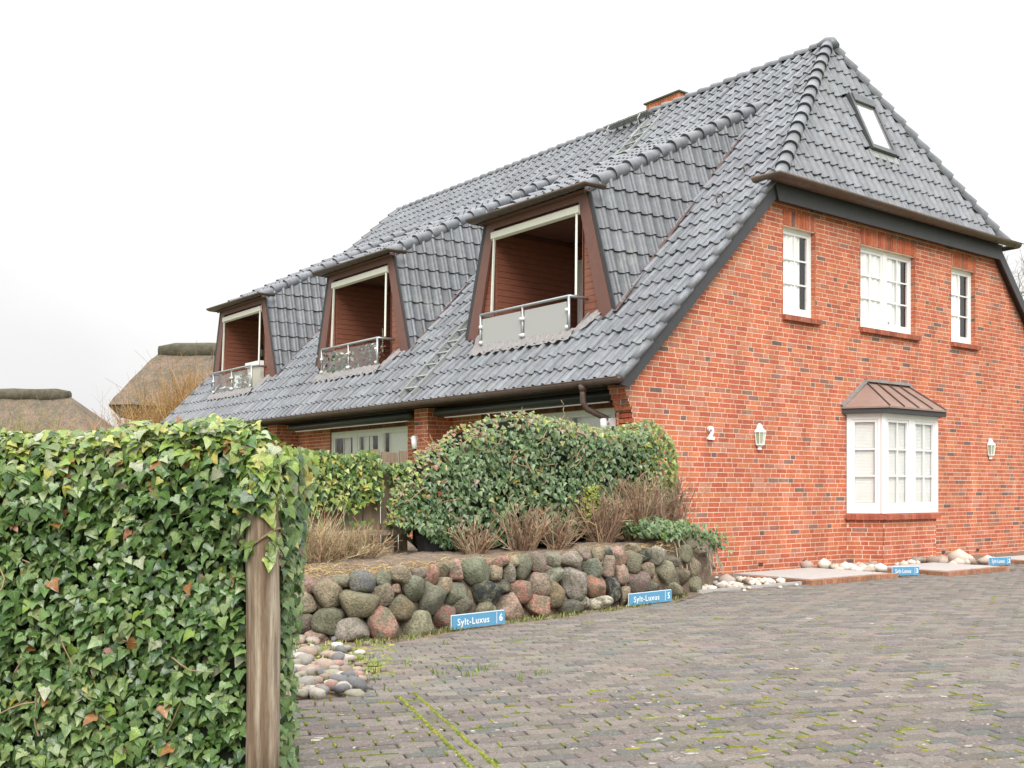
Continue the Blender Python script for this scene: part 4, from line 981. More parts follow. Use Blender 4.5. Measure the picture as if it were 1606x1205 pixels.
def ico(sub):
    bm = bmesh.new(); bmesh.ops.create_icosphere(bm, subdivisions=sub, radius=1); vs = [v.co.copy() for v in bm.verts]; bm.verts.index_update(); fs = [tuple(v.index for v in f.verts) for f in bm.faces]; bm.free(); return vs, fs
ICO = {i: ico(i) for i in (1, 2, 3)}
def rock(sub, seed, box=.5, amp=.16, fr=1.3, flat=0):
    vs, fs = ICO[sub]; out = []; rs = random.Random(seed); cut = [(V((rs.gauss(0, 1), rs.gauss(0, 1), rs.gauss(0, 1))).normalized(), rs.uniform(.62, .9)) for _ in range(flat)]
    for v in vs:
        e = 2 + box * 3; k = (abs(v.x) ** e + abs(v.y) ** e + abs(v.z) ** e) ** (-1 / e); p = v * k
        p = p * (1 + amp * noise.noise(v * fr + V((seed * 7.3, seed * 3.1, 0))) + amp * .35 * noise.noise(v * fr * 2.7 + V((seed, 0, 5))))
        for n_, dd in cut:
            q = p.dot(n_) - dd
            if q > 0: p = p - n_ * q * .85
        out.append(p)
    return out, fs
def rock_mesh(name, m, sub, seed, col, **k):
    vs, fs = rock(sub, seed, **k); mb = MB(); mb.add(vs, fs, col); return mb.mesh(name, m, True)
pbw = [rock_mesh('pebble', 'pebble', 1, i, c, box=.15, amp=.25) for i, c in enumerate([(.58, .54, .48), (.66, .63, .58), (.50, .44, .37), (.52, .45, .37), (.60, .56, .48), (.38, .31, .26)])]
pbm = [rock_mesh('pebble', 'pebble', 2, 20 + i, c, box=.3, amp=.25, flat=3) for i, c in enumerate([(.30, .22, .17), (.24, .22, .19), (.30, .18, .145), (.19, .18, .17), (.30, .265, .225), (.36, .325, .28), (.22, .17, .13), (.13, .13, .13), (.26, .24, .18), (.30, .23, .18), (.42, .39, .35)])]
def bed(name, pts, z): 
    b = MB(); b.add([(x, y, z) for x, y in pts], [tuple(range(len(pts)))]); o = b.build(name, 'soil'); tag(o, kind='structure'); return o
pb1 = bed('gravel_strip', [(-.9, -1.93), (13, -1.93), (13, -.0), (-.9, -.0)], -.014)
def pebble(par, lst, x, y, r, z=0.):
    me = random.choice(lst); s = (r * random.uniform(.85, 1.35), r * random.uniform(.75, 1.1), r * random.uniform(.55, .85))
    place('pebble', me, par, Matrix.Translation((x, y, z + s[2] * .55)) @ Matrix.Rotation(random.random() * 6.28, 4, 'Z') @ Matrix.Diagonal((*s, 1)))
for i in range(105):
    x = random.uniform(-.72, 1.25); y = random.uniform(-1.82, -.55) ** 1 if random.random() < .5 else random.uniform(-1.84, -1.3); pebble(pb1, pbw, x, y, random.uniform(.035, .075))
pebble(pb1, [pbw[5]], .28, -1.5, .13)
for i in range(6): pebble(pb1, pbw, random.uniform(-.2, 1.2), random.uniform(-2.25, -1.95), .03)
for i in range(16): pebble(pb1, pbw, random.uniform(3.62, 4.25), random.uniform(-1.7, -.25), random.uniform(.07, .13))
for i in range(14): pebble(pb1, pbw[2:] + pbm[:3], random.uniform(4.3, 6.6), random.uniform(-.98, -.7), random.uniform(.06, .12))
for i in range(22): pebble(pb1, pbw[2:] + pbm[:2], random.uniform(6.2, 7.65), random.uniform(-1.45, -.75), random.uniform(.07, .14))
pebble(pb1, [pbw[3]], 6.85, -1.15, .21)

# ================================================================== STONE WALL AND BED
BASE = [(440, 8.95), (455, 9.0), (520, 8.95), (580, 8.95), (640, 9.25), (700, 9.75), (790, 10.37), (860, 10.74), (960, 11.49), (1000, 11.81), (1060, 12.6), (1095, 13.5), (1120, 13.9)]
def bdep(x):
    for (a, d0), (b, d1) in zip(BASE[:-1], BASE[1:]):
        if x <= b: return d0 + (d1 - d0) * (x - a) / (b - a)
    return BASE[-1][1]
def on_wall(x, y, lean=.42):
    d = bdep(x) + .12
    for _ in range(5): z = CAM.z + d * (HY - y) / F_PX; d = bdep(x) + .10 + lean * max(0, z)
    return atd(x, y, d), d
T_, P_k, O_l, B_g, G_n, D_k, R_d, M_v, W_t, S_p = (.36, .27, .18), (.42, .25, .20), (.26, .24, .14), (.15, .17, .19), (.21, .23, .16), (.06, .075, .075), (.42, .19, .14), (.28, .20, .20), (.55, .52, .46), (.37, .31, .29)
STA = [(215, 255, 160, 115, P_k), (365, 320, 195, 235, T_), (470, 235, 115, 105, O_l), (605, 240, 185, 145, B_g), (750, 215, 108, 112, G_n), (885, 195, 155, 135, T_), (1015, 175, 105, 85, M_v), (1105, 190, 84, 128, R_d), (1185, 150, 88, 108, O_l), (1265, 170, 112, 165, P_k), (1400, 190, 185, 218, G_n),
       (205, 385, 165, 155, T_), (570, 395, 272, 222, O_l), (755, 335, 152, 152, T_), (850, 285, 60, 62, R_d), (965, 290, 155, 178, G_n), (1175, 260, 118, 132, (.42, .29, .19)), (1250, 330, 162, 168, G_n), (1490, 320, 235, 205, D_k), (185, 540, 165, 145, (.16, .10, .10)), (380, 525, 215, 180, (.14, .14, .09)),
       (550, 580, 215, 185, S_p), (755, 545, 195, 225, R_d), (890, 420, 182, 152, (.28, .19, .11)), (1075, 370, 205, 225, G_n), (985, 555, 235, 185, (.30, .26, .16)), (1180, 490, 165, 165, (.36, .15, .12)), (1315, 400, 165, 182, (.18, .17, .14)), (1455, 440, 145, 115, O_l), (300, 625, 175, 115, P_k), (205, 690, 105, 100, T_), (100, 240, 100, 110, T_), (90, 400, 90, 150, O_l), (70, 560, 110, 130, P_k)]
STB = [(80, 190, 168, 82, R_d), (200, 185, 78, 72, T_), (75, 265, 112, 112, T_), (160, 270, 104, 128, (.33, .28, .21)), (270, 230, 124, 192, G_n), (365, 195, 122, 142, M_v), (475, 170, 118, 118, (.24, .22, .18)), (600, 175, 162, 142, S_p), (125, 355, 115, 78, (.12, .11, .10)), (250, 390, 148, 168, R_d), (375, 350, 168, 162, (.36, .23, .18)),
       (480, 285, 142, 122, (.30, .31, .25)), (620, 345, 172, 208, S_p), (495, 420, 112, 168, (.34, .23, .12)), (175, 500, 205, 192, P_k), (370, 500, 168, 152, (.50, .23, .15)), (740, 230, 138, 152, (.23, .26, .21)), (695, 135, 104, 88, M_v), (790, 140, 94, 104, T_), (860, 115, 84, 64, B_g), (940, 145, 114, 142, P_k), (865, 220, 98, 142, (.44, .31, .23)),
       (1040, 190, 112, 152, O_l), (770, 360, 148, 148, (.48, .20, .12)), (895, 375, 118, 172, (.05, .055, .065)), (955, 280, 104, 132, P_k), (590, 500, 172, 92, (.15, .15, .14)), (690, 470, 110, 80, W_t), (800, 475, 190, 85, W_t), (985, 430, 94, 132, T_), (1075, 325, 152, 142, (.27, .16, .17)), (1140, 240, 94, 122, T_), (1265, 270, 182, 162, (.31, .26, .17)), (1165, 375, 114, 94, (.13, .13, .12)),
       (1310, 380, 172, 122, (.30, .27, .18)), (1035, 90, 114, 78, T_), (1130, 140, 80, 104, D_k), (1210, 145, 112, 132, (.30, .29, .26)), (1400, 130, 112, 122, O_l), (1385, 290, 104, 114, (.25, .20, .14)), (1450, 230, 112, 142, T_), (1460, 350, 104, 122, O_l), (1440, 60, 100, 84, O_l), (1320, 190, 90, 90, (.20, .19, .15)), (1100, 430, 110, 70, T_), (30, 520, 110, 90, O_l)]
wall = thing('boulder_wall', 'low dry wall of rounded field boulders along the parking area', 'stone wall', atd(800, 770, bdep(800)) * 1.0 - V((0, 0, 1.273)))
inv = Matrix.Translation(-wall.location)
k = 0
for (ox, oy), LST in (((430, 860), STA), ((760, 840), STB)):
    for x, y, ww, hh, c in LST:
        k += 1; px_, py_ = ox + x / 4.461, oy + y / 4.461; p, d = on_wall(px_, py_); sc = d / F_PX / 4.461 / 2
        sx, sz = ww * sc * 1.12, hh * sc * 1.12; sy = max(.09, (sx + sz) * .5)
        me = rock_mesh('boulder', 'stone', 3, k * 1.7, jit(tuple(.50 * v * w_ + .26 * (c[0] + c[1] + c[2]) / 3 for v, w_ in zip(c, (1.06, 1.0, .84))), .12), box=random.uniform(.1, .6), amp=.20, flat=random.randint(5, 9))
        M = Matrix(((RGT.x, FWD.x, 0, p.x), (RGT.y, FWD.y, 0, p.y), (0, 0, 1, p.z), (0, 0, 0, 1))) @ Matrix.Rotation(random.uniform(-.25, .25), 4, 'Y') @ Matrix.Diagonal((sx, sy, sz, 1))
        place('boulder', me, wall, inv @ M @ Matrix.Translation((0, .35, 0)))
# packed earth behind and between the boulders
co = MB(); prev = None; rowsw = []
for x in range(430, 1125, 8):
    a = atd(x, HY, bdep(x) + .22); a.z = -.05; b = atd(x, HY, bdep(x) + .40); b.z = .46 + .02 * noise.noise(V((x * .05, 0, 0))); rowsw.append((a - wall.location, b - wall.location))
co.add([p for r in rowsw for p in r], [(2 * i, 2 * i + 2, 2 * i + 3, 2 * i + 1) for i in range(len(rowsw) - 1)]); co.build('earth_backing', 'soil', wall)
# earth bed behind the wall
bedv = []; nb2 = 14; xs_ = list(range(400, 1125, 8))
for x in xs_:
    for j in range(nb2 + 1):
        d = bdep(max(x, 440)) + .36 + j / nb2 * (5.2 if x < 700 else 4.6); p = atd(x, HY, d)
        z = .42 + .14 * min(1, j / 5) + .04 * noise.noise(V((p.x * 2, p.y * 2, 0))) + .02 * noise.noise(V((p.x * 7, p.y * 7, 0))) + (.06 if x > 900 else 0) * min(1, j / 3)
        if x < 470: z -= .05
        bedv.append((p.x, p.y, z))
bd_ = MB(); bd_.add(bedv, [q for i in range(len(xs_) - 1) for j in range(nb2) for q in [(i * (nb2 + 1) + j, (i + 1) * (nb2 + 1) + j, (i + 1) * (nb2 + 1) + j + 1, i * (nb2 + 1) + j + 1)] if not (max(bedv[t][0] for t in q) > -.02 and max(bedv[t][1] for t in q) > -.03)])
bedo = bd_.build('planting_bed', 'soil', None, True); tag(bedo, kind='structure')
# straw litter on the bed
st = MB()
for i in range(1500):
    x = random.uniform(470, 1060); d = bdep(x) + random.uniform(.4, 1.5); p = atd(x, HY, d); p.z = .52 + random.uniform(-.04, .05) + (.05 if x > 900 else 0); a = random.random() * 6.28; l_ = random.uniform(.03, .12)
    dv = V((math.cos(a), math.sin(a), random.uniform(-.25, .35))) * l_; st.tube([p, p + dv * .5 + V((0, 0, .01)), p + dv], .0035, 3, jit(random.choice([(.36, .27, .13), (.30, .2, .11), (.22, .14, .08), (.42, .34, .16)]), .2), cap=False)
st.build('straw_litter', 'twig', bedo, stuff=True)
# strip of short grass and dry soil at the foot of the wall
gs = MB()
def blade(mb, p, h, col, wd=.006):
    a = random.random() * 6.28; l = V((math.cos(a), math.sin(a), 0)); sd = V((-l.y, l.x, 0)) * wd; b = l * h * random.uniform(.2, .8)
    mb.add([p - sd, p + sd, p + b * .5 + V((0, 0, h * .7)) + sd * .6, p + b + V((0, 0, h))], [(0, 1, 2), (0, 2, 3)], col)
for i in range(2600):
    x = random.uniform(560, 1080); dn = noise.noise(V((x * .02, 0, 0)))
    if random.random() > .55 + dn: continue
    p = atd(x, HY, bdep(x) - random.uniform(-.06, .22)); p.z = -.01; blade(gs, p, random.uniform(.015, .06), jit(random.choice([(.12, .18, .03), (.20, .22, .05), (.30, .26, .10), (.10, .14, .03)]), .2))
for i in range(900):
    p = atZ(random.gauss(500, 50), random.gauss(1045, 22), 0); p.z = -.01; blade(gs, p, random.uniform(.02, .06), jit(random.choice([(.14, .2, .03), (.24, .26, .05), (.30, .28, .07)]), .2))
for i in range(160):
    q = atZ(random.uniform(470, 620), random.uniform(1005, 1060), 0); q.z = -.004; lump(gs, q, random.uniform(.02, .05), random.uniform(.015, .04), .014, jit(pick(MC), .25))
for (x, y) in ((720, 1050), (735, 1060), (760, 1052), (690, 1058), (640, 1040), (812, 1062), (845, 1058), (700, 1010), (775, 1048)):
    c = atZ(x, y, 0)
    for i in range(9): p = c + V((random.gauss(0, .03), random.gauss(0, .03), 0)); blade(gs, p, random.uniform(.02, .055), jit((.16, .24, .03), .2))
tag(gs.build('grass_tufts', 'leaf'), 'short green and straw coloured grass along the foot of the boulder wall', 'grass', kind='stuff')
sl_ = MB(); ln_ = [(x, atd(x, HY, bdep(x) - .42 - .05 * math.sin(x * .07)), atd(x, HY, bdep(x) + .3)) for x in range(560, 1110, 10)]
sl_.add([V((p.x, p.y, -.003)) for _, a, b in ln_ for p in (a, b)], [(2 * i, 2 * i + 2, 2 * i + 3, 2 * i + 1) for i in range(len(ln_) - 1)]); tag(sl_.build('sandy_verge', 'soil'), kind='structure')
# heap of loose cobbles left of the wall
pbL = [(-8.9, -4.85), (-8.2, -4.93), (-7.5, -5.13), (-6.82, -4.25), (-6.42, -3.42), (-5.9, -3.2), (-6.6, -1.6), (-9.5, -1.6)]
pb2 = bed('cobble_bed', pbL, -.012)
for i in range(300):
    x, y = random.uniform(432, 592), random.uniform(1000, 1096); p = atZ(x, y, 0)
    if not inside((p.x, p.y), pbL) : continue
    if (x > 545 and y < 1060 and random.random() < .75): continue
    if (x > 500 and y < 1030 and random.random() < .6): continue
    pebble(pb2, pbm, p.x, p.y, random.uniform(.024, .055) * (1.35 if random.random() < .15 else 1), random.uniform(-.02, .025 if y > 1025 else .01))

# ================================================================== IVY, FENCE, SHRUBS
LEAF_HI = ([(0, 0, 0), (0, .40, -.02), (0, .75, -.07), (0, 1.0, -.17), (.20, -.15, .03), (.42, -.04, .05), (.52, .16, .02), (.36, .33, .045), (.28, .52, .03), (.16, .75, -.03), (-.20, -.15, .03), (-.42, -.04, .05), (-.52, .16, .02), (-.36, .33, .045), (-.28, .52, .03), (-.16, .75, -.03)],
           [(0, 4, 5), (0, 5, 7), (5, 6, 7), (0, 7, 1), (1, 7, 8), (1, 8, 2), (2, 8, 9), (2, 9, 3), (0, 11, 10), (0, 13, 11), (11, 13, 12), (0, 1, 13), (1, 14, 13), (1, 2, 14), (2, 15, 14), (2, 3, 15)])
VEIN = ([(-.012, -.02, .008), (.012, -.02, .008), (.010, .4, -.010), (-.010, .4, -.010), (.0, .9, -.125), (.33, .14, .050), (.30, .17, .048), (-.33, .14, .050), (-.30, .17, .048)], [(0, 1, 2, 3), (3, 2, 4), (1, 5, 6), (0, 8, 7)])
LEAF_LO = ([(0, 0, 0), (0, 1.0, -.06), (.46, .12, .09), (.24, .52, .04), (-.46, .12, .09), (-.24, .52, .04)], [(0, 2, 3, 1), (0, 1, 5, 4)])
LEAF_OV = ([(0, 0, 0), (0, .5, -.04), (0, 1.0, -.08), (.26, .25, .05), (.24, .65, .03), (-.26, .25, .05), (-.24, .65, .03)], [(0, 3, 1), (1, 3, 4), (1, 4, 2), (0, 1, 5), (1, 6, 5), (1, 2, 6)])
def leaf_frame(nrm, tip):
    n = V(nrm).normalized(); t = V(tip); t = (t - n * t.dot(n)).normalized(); s = t.cross(n); return s, t, n
def leaf_add(mb, p, nrm, tip, size, col, geo=LEAF_HI, wid=1.):
    s, t, n = leaf_frame(nrm, tip)
    mb.add([p + s * (x * size * wid) + t * (y * size) + n * (z * size) for x, y, z in geo[0]], geo[1], col)
    if geo is LEAF_HI:
        vc = tuple(min(.6, c * 1.7 + .05) for c in col)
        mb.add([p + s * (x * size) + t * (y * size) + n * (z * size) for x, y, z in VEIN[0]], VEIN[1], vc)
def rv(a): return V((random.uniform(-a, a), random.uniform(-a, a), random.uniform(-a, a)))
GREEN = [(5, (.080, .150, .040)), (4, (.115, .198, .056)), (2.4, (.046, .098, .030)), (3, (.165, .240, .082)), (1.8, (.235, .295, .12))]
FRESH = [(4, (.21, .29, .05)), (3, (.13, .21, .04)), (3, (.27, .33, .08)), (1.8, (.36, .37, .10)), (.7, (.40, .35, .08)), (.25, (.30, .14, .05)), (1.4, (.36, .40, .24))]
ODD = [(2, (.40, .34, .06)), (1, (.32, .13, .06)), (1, (.25, .19, .13)), (1, (.36, .36, .12))]
# --- foreground ivy hedge with its post
HP0 = atd(444, HY, 4.78); HP0.z = 0
HD = (-RGT * math.cos(math.radians(7)) + FWD * math.sin(math.radians(7))).normalized(); HN = V((HD.y, -HD.x, 0))
if HN.dot(FWD) > 0: HN = -HN                      # towards the camera
hedge = thing('ivy_hedge', 'tall clipped ivy hedge with glossy green leaves in the left foreground', 'hedge', HP0)
def ztop(a):
    z = 1.555 + .02 * math.sin(a * 5) + .025 * noise.noise(V((a * 3.2, 0, 1)))
    if a < .16: z -= .22 * ((.16 - a) / .22) ** 2 * 1.2
    if a > .6: z -= .055 * (a - .6)
    return z
def rend(z): return .03 - .085 * max(0, min(1, (z - .55) / .8))       # right end of the hedge, bulging at the top
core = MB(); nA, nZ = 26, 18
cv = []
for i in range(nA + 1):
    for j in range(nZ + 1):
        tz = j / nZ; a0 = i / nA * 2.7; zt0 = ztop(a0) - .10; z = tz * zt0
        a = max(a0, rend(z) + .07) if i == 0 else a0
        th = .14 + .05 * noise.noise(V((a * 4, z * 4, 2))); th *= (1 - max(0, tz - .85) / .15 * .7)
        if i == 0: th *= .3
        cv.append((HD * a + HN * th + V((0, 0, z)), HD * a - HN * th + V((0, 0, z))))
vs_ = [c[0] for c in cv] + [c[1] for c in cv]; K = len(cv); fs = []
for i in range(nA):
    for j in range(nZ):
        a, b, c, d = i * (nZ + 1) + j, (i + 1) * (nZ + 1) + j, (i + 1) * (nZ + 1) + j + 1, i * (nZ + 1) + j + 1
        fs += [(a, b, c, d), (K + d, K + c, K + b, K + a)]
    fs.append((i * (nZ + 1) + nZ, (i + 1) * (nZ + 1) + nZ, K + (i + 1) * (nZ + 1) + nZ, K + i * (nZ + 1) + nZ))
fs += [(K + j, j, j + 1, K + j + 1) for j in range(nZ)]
core.add(vs_, fs); core.build('shaded_core', 'hedge_core', hedge, True)
POSTP = atd(411, HY, 4.55); POSTP.z = 0
lv = MB(); cnd = []
def on_post(P, margin=0):
    x, y, d = pix(P); return 386 - margin < x < 440 + margin, y
for i in range(14500):
    r = random.random()
    if r < .76:                                       # front face
        a = random.uniform(-.06, 2.6) if random.random() < .5 else random.uniform(-.06, 1.7); z = random.uniform(.0, 1) * ztop(max(a, .0))
        if a < rend(z): continue
        zt_ = ztop(max(a, 0)); rd_ = max(0, z - zt_ + .16) / .16
        P = HD * a + HN * (.20 - .12 * rd_ ** 2 + random.uniform(-.07, .05) + .05 * noise.noise(V((a * 3.5, z * 3.5, 7)))) + V((0, 0, z))
        nr = HN * random.uniform(.6, 1.1) + V((0, 0, random.uniform(.05, .95) + rd_ * .6)) + rv(.55); tp = V((0, 0, -1)) + HD * random.uniform(-.9, .9) + HN * random.uniform(-.1, .4)
        w_top = max(0, min(1, (z - zt_ + .30) / .26))
    elif r < .92:                                     # top
        a = random.uniform(-.05, 2.6); t = random.uniform(-.22, .22); z = ztop(max(a, 0)) - .6 * t * t + random.uniform(-.05, .03)
        P = HD * a + HN * t + V((0, 0, z)); nr = V((0, 0, .8)) + HN * (t * 2.5 + .2) + rv(.5); tp = HN * random.uniform(-.5, 1) + HD * random.uniform(-1, 1) + V((0, 0, -.25)); w_top = 1
    else:                                             # right end
        z = random.uniform(.0, 1.47); t = random.uniform(-.2, .17); a = rend(z) + random.uniform(-.03, .05)
        P = HD * a + HN * t + V((0, 0, z)); nr = -HD * .8 + HN * .5 + V((0, 0, .4)) + rv(.4); tp = V((0, 0, -1)) + rv(.5); w_top = max(0, (z - 1.15) / .3)
    W = HP0 + P; onp, yy = on_post(W, 4)
    if onp and yy > 800 and (P.dot(HN) > -.02): continue
    if onp and yy <= 800: P = P + HN * .10
    patch = noise.noise(V((P.dot(HD) * 1.6, P.z * 1.6, 11)))
    if random.random() < .014: c = pick(ODD)
    elif random.random() < w_top * .75: c = pick(FRESH)
    elif patch > .25 and random.random() < .35: c = pick(GREEN[3:])
    else: c = pick(GREEN)
    sz = random.choice((random.uniform(.024, .042), random.uniform(.034, .052), random.uniform(.042, .064))) * (1.08 if w_top > .5 else 1)
    x, y, d = pix(W); cnd.append((sz / d if -20 < x < 490 and y < 1190 and P.dot(HN) > .08 else 0, P, nr, tp, sz, jit(c, .14)))
cnd.sort(key=lambda t: -t[0])
proto = []
for i in range(14):
    m_ = MB(); leaf_add(m_, V((0, 0, 0)), (0, 0, 1), (0, 1, 0), 1, jit(pick(GREEN if i < 10 else FRESH), .14)); proto.append(m_.mesh('ivy_leaf', 'leaf', True))
for i, (sc_, P, nr, tp, sz, c) in enumerate(cnd):
    if i < 300:
        s, t, n = leaf_frame(nr, tp); place('ivy_leaf', random.choice(proto[10:] if c[0] > .13 else proto[:10]), hedge, Matrix(((s.x, t.x, n.x, P.x), (s.y, t.y, n.y, P.y), (s.z, t.z, n.z, P.z), (0, 0, 0, 1))) @ Matrix.Diagonal((sz, sz, sz, 1)))
    else: leaf_add(lv, P, nr, tp, sz, c, wid=random.uniform(.8, 1.15))
lv.build('ivy_foliage', 'leaf', hedge, True, stuff=True)
vn = MB()
for i in range(16):                                   # bare runners over the leaves
    a = random.uniform(-.02, 1.6); z = random.uniform(.15, 1.3); p = HD * a + HN * .24 + V((0, 0, z)); pts = [p]; dr = HD * random.uniform(-1, 1) + V((0, 0, random.uniform(-.6, 1)))
    if on_post(HP0 + p, 20)[0]: continue
    for k in range(5): dr = dr + rv(.4); pts.append(pts[-1] + dr.normalized() * .05)
    vn.tube(pts, [.004, .004, .0035, .003, .0025, .002], 4, jit((.25, .18, .10), .2))
vn.build('ivy_stems', 'twig', hedge, stuff=True)
# post
post = MB(); rs = [.070, .071, .070, .072, .070, .071, .069, .068, .060]
post.tube([V((.006 * math.sin(z * 3), .0, z)) for z in (-.1, .2, .45, .7, .85, 1.0, 1.16, 1.29, 1.31)], rs, 18)
po = post.build('wooden_post', 'post_wood', None, True); po.location = POSTP
for v in po.data.vertices: 
    q = noise.noise(V((v.co.x * 40, v.co.y * 40, v.co.z * 2))); v.co.x *= 1 + .03 * q; v.co.y *= 1 + .03 * q
tag(po, 'round weathered wooden post at the end of the foreground ivy hedge', 'post')
wr = MB(); wr.tube([V((.078 * math.cos(t), .078 * math.sin(t), 1.02 + .03 * math.sin(t * 1.5) + .012 * t)) for t in [i * .4 for i in range(18)]], .005, 5, (.22, .17, .10)); wr.build('tendril', 'twig', po)
# scattered ivy runners clinging to the post
tl = MB()
for i in range(120):
    z = random.choice([random.uniform(1.18, 1.42), random.uniform(.98, 1.2), random.uniform(1.22, 1.42)]); ang = random.uniform(-2.9, -.3)
    base = math.atan2(-FWD.y, -FWD.x) + random.uniform(-1.5, 1.5); dr = V((math.cos(base), math.sin(base), 0))
    if z < 1.2 and abs(math.atan2(dr.cross(-FWD).z, dr.dot(-FWD))) < .5: continue
    leaf_add(tl, dr * .078 + V((0, 0, z)), dr + V((0, 0, .3)) + rv(.3), V((0, 0, -1)) + rv(.5), random.uniform(.035, .07), jit(pick(FRESH[:4] + GREEN[2:]), .15))
tl.build('clinging_leaves', 'leaf', po, stuff=True)

# --- ivy mass in front of the terrace
OUT = [(-4.30, .95), (-4.25, 1.33), (-4.11, 1.53), (-3.93, 1.75), (-3.57, 1.94), (-3.19, 2.14), (-2.70, 2.27), (-2.19, 2.27), (-1.53, 2.17), (-.84, 2.13), (-.54, 2.23), (-.15, 2.25), (.10, 2.07), (.19, 1.72), (.12, 1.30)]
def otop(x):
    x = max(-4.29, min(.12, x)); best = .9
    for (a, z0), (b, z1) in zip(OUT[:-1], OUT[1:]):
        if a <= x <= b and b > a: best = max(best, z0 + (z1 - z0) * (x - a) / (b - a))
    return best + .05 * noise.noise(V((x * 3.1, 0, 5))) + .03 * noise.noise(V((x * 9, 0, 2)))
def obot(x): return .62 + .42 * max(0, min(1, (x + 1.9) / 1.7)) + .25 * max(0, (-3.75 - x) / .5)
mass = thing('ivy_mound', 'large rounded ivy mound covering the fence at the house corner', 'ivy', (-2, -.4, .55))
ML = V((-2, -.4, .55))
cm_ = MB(); nx_ = 40
for s in (1, -1):
    vs_ = []
    for i in range(nx_ + 1):
        x = -4.0 + 4.05 * i / nx_
        for j in range(9):
            tz = j / 8; z = obot(x) - .1 + (otop(x) - obot(x) - .02) * tz; th = (.20 + .05 * noise.noise(V((x * 3, z * 3, 0)))) * (1 - max(0, tz - .7) / .3 * .6) * min(1, (i + .5) / 3, (nx_ - i + .5) / 3); vs_.append(V((x, -.4 - s * th, z)) - ML)
    f_ = [(i * 9 + j, (i + 1) * 9 + j, (i + 1) * 9 + j + 1, i * 9 + j + 1) for i in range(nx_) for j in range(8)]; cm_.add(vs_, f_ if s > 0 else [q[::-1] for q in f_])
cm_.build('shaded_core', 'hedge_core', mass, True)
ml = MB(); msing = []
IVYM = [(5, (.095, .165, .062)), (4, (.130, .205, .085)), (2, (.060, .110, .042)), (3, (.20, .265, .12))]
for i in range(9500):
    x = random.uniform(-4.33, .22); z0, z1 = obot(x), otop(x); z = z0 + (z1 - z0) * random.random() ** .85
    rd_ = max(0, z - z1 + .25) / .25; edge = min(1, (x + 4.4) / .35, (.3 - x) / .3)
    y = -.4 - (.34 * (1 - .75 * rd_ ** 2) * math.sqrt(max(0, edge)) + random.uniform(-.09, .06) + .06 * noise.noise(V((x * 2.2, z * 2.2, 4)))) * (1 if random.random() < .82 else -.8)
    fresh = max(rd_ * .9, max(0, (x + .75) / .6) * (z > 1.3)); bare = noise.noise(V((x * 1.7, z * 1.7, 9)))
    if bare > .30 and random.random() < .55: continue
    if rd_ > .2 and x < -1 and random.random() < .24: c = random.choice([(.26, .17, .09), (.30, .20, .11)])
    elif random.random() < fresh * .7: c = pick(FRESH[:5] + [(1.2, (.22, .20, .08))])
    elif random.random() < .03: c = pick(ODD)
    else: c = pick(IVYM)
    P = V((x, y, z)) - ML; nr = V((-.25, -1, .35 + rd_ * .9)) + rv(.5); tp = V((0, 0, -1)) + rv(.6)
    leaf_add(ml, P, nr, tp, random.uniform(.045, .085) * (.8 if fresh > .5 else 1), jit(c, .16), LEAF_LO)
ml.build('ivy_foliage', 'leaf', mass, stuff=True)
tw = MB()
for i in range(75):
    x = random.uniform(-4.1, .0); z = random.uniform(1.0, otop(x)); p = V((x, -.78, z)) - ML; pts = [p]; dr = V((random.uniform(-1, 1), -.1, random.uniform(-1, .8)))
    for k in range(5): dr = dr + rv(.7); dr.y = max(-.25, min(.25, dr.y)); pts.append(pts[-1] + dr.normalized() * .06)
    tw.tube(pts, .005, 4, jit((.33, .23, .14), .2))
tw.build('ivy_stems', 'twig', mass, stuff=True)

# --- board fence with its own ivy
FY = .05
fence = thing('board_fence', 'weathered vertical board fence partly overgrown left of the ivy mound', 'fence', (-4.6, FY, .5))
bw = .125
for i in range(17):
    x = -5.95 + i * bw + .03; h = 1.20 + random.uniform(-.02, .03) + (.05 if i > 12 else 0)
    b = MB(); b.box(x + 4.6, x + 4.6 + bw - .012, -.01 + (.018 if i % 2 else 0), .012 + (.018 if i % 2 else 0), -.05, h); b.build('board', 'fence_wood', fence)
for i in range(7):
    x = -3.85 + i * .118; b = MB(); b.box(x + 4.6, x + 4.6 + .105, -.36, -.335, -.05, 1.0 - .02 * i); b.build('board', 'fence_wood', fence)
for z_ in (.28, .95): MB().box(-1.3, 1.0, .035, .075, z_, z_ + .1).build('rail', 'fence_wood', fence)
MB().box(-.78, .48, -.36, -.10, .26, .31).build('shelf_board', 'fence_wood', fence)
MB().box(-.62, -.56, -.3, -.2, -.05, .26).build('shelf_leg', 'fence_wood', fence); MB().box(.36, .42, -.3, -.2, -.05, .26).build('shelf_leg', 'fence_wood', fence)
fi = MB()
for i in range(2300):
    x = random.uniform(-1.35, .72); z = .30 + (.93 + .06 * noise.noise(V((x * 3, 0, 0))) - (.18 if x < -1 else 0)) * random.random() ** .6
    lowlim = .55 + .25 * noise.noise(V((x * 2.3, 1, 0))) + (.45 if x > .35 else 0)
    if z < lowlim and random.random() < .9: continue
    if z > 1.12 and x > .3: continue
    c = pick(FRESH[:5] + GREEN[:2]) if x > -1.02 else pick([(3, (.38, .33, .06)), (2, (.30, .30, .06)), (1, (.2, .24, .05))])
    leaf_add(fi, V((x, -.06 - random.uniform(0, .14), z)), V((-.2, -1, .4)) + rv(.5), V((0, 0, -1)) + rv(.7), random.uniform(.05, .09), jit(c, .18), LEAF_LO)
fi.build('ivy_foliage', 'leaf', fence, stuff=True)
MB().box(0, .06, -.04, .02, -.05, .0).build('post_foot', 'fence_wood', fence)
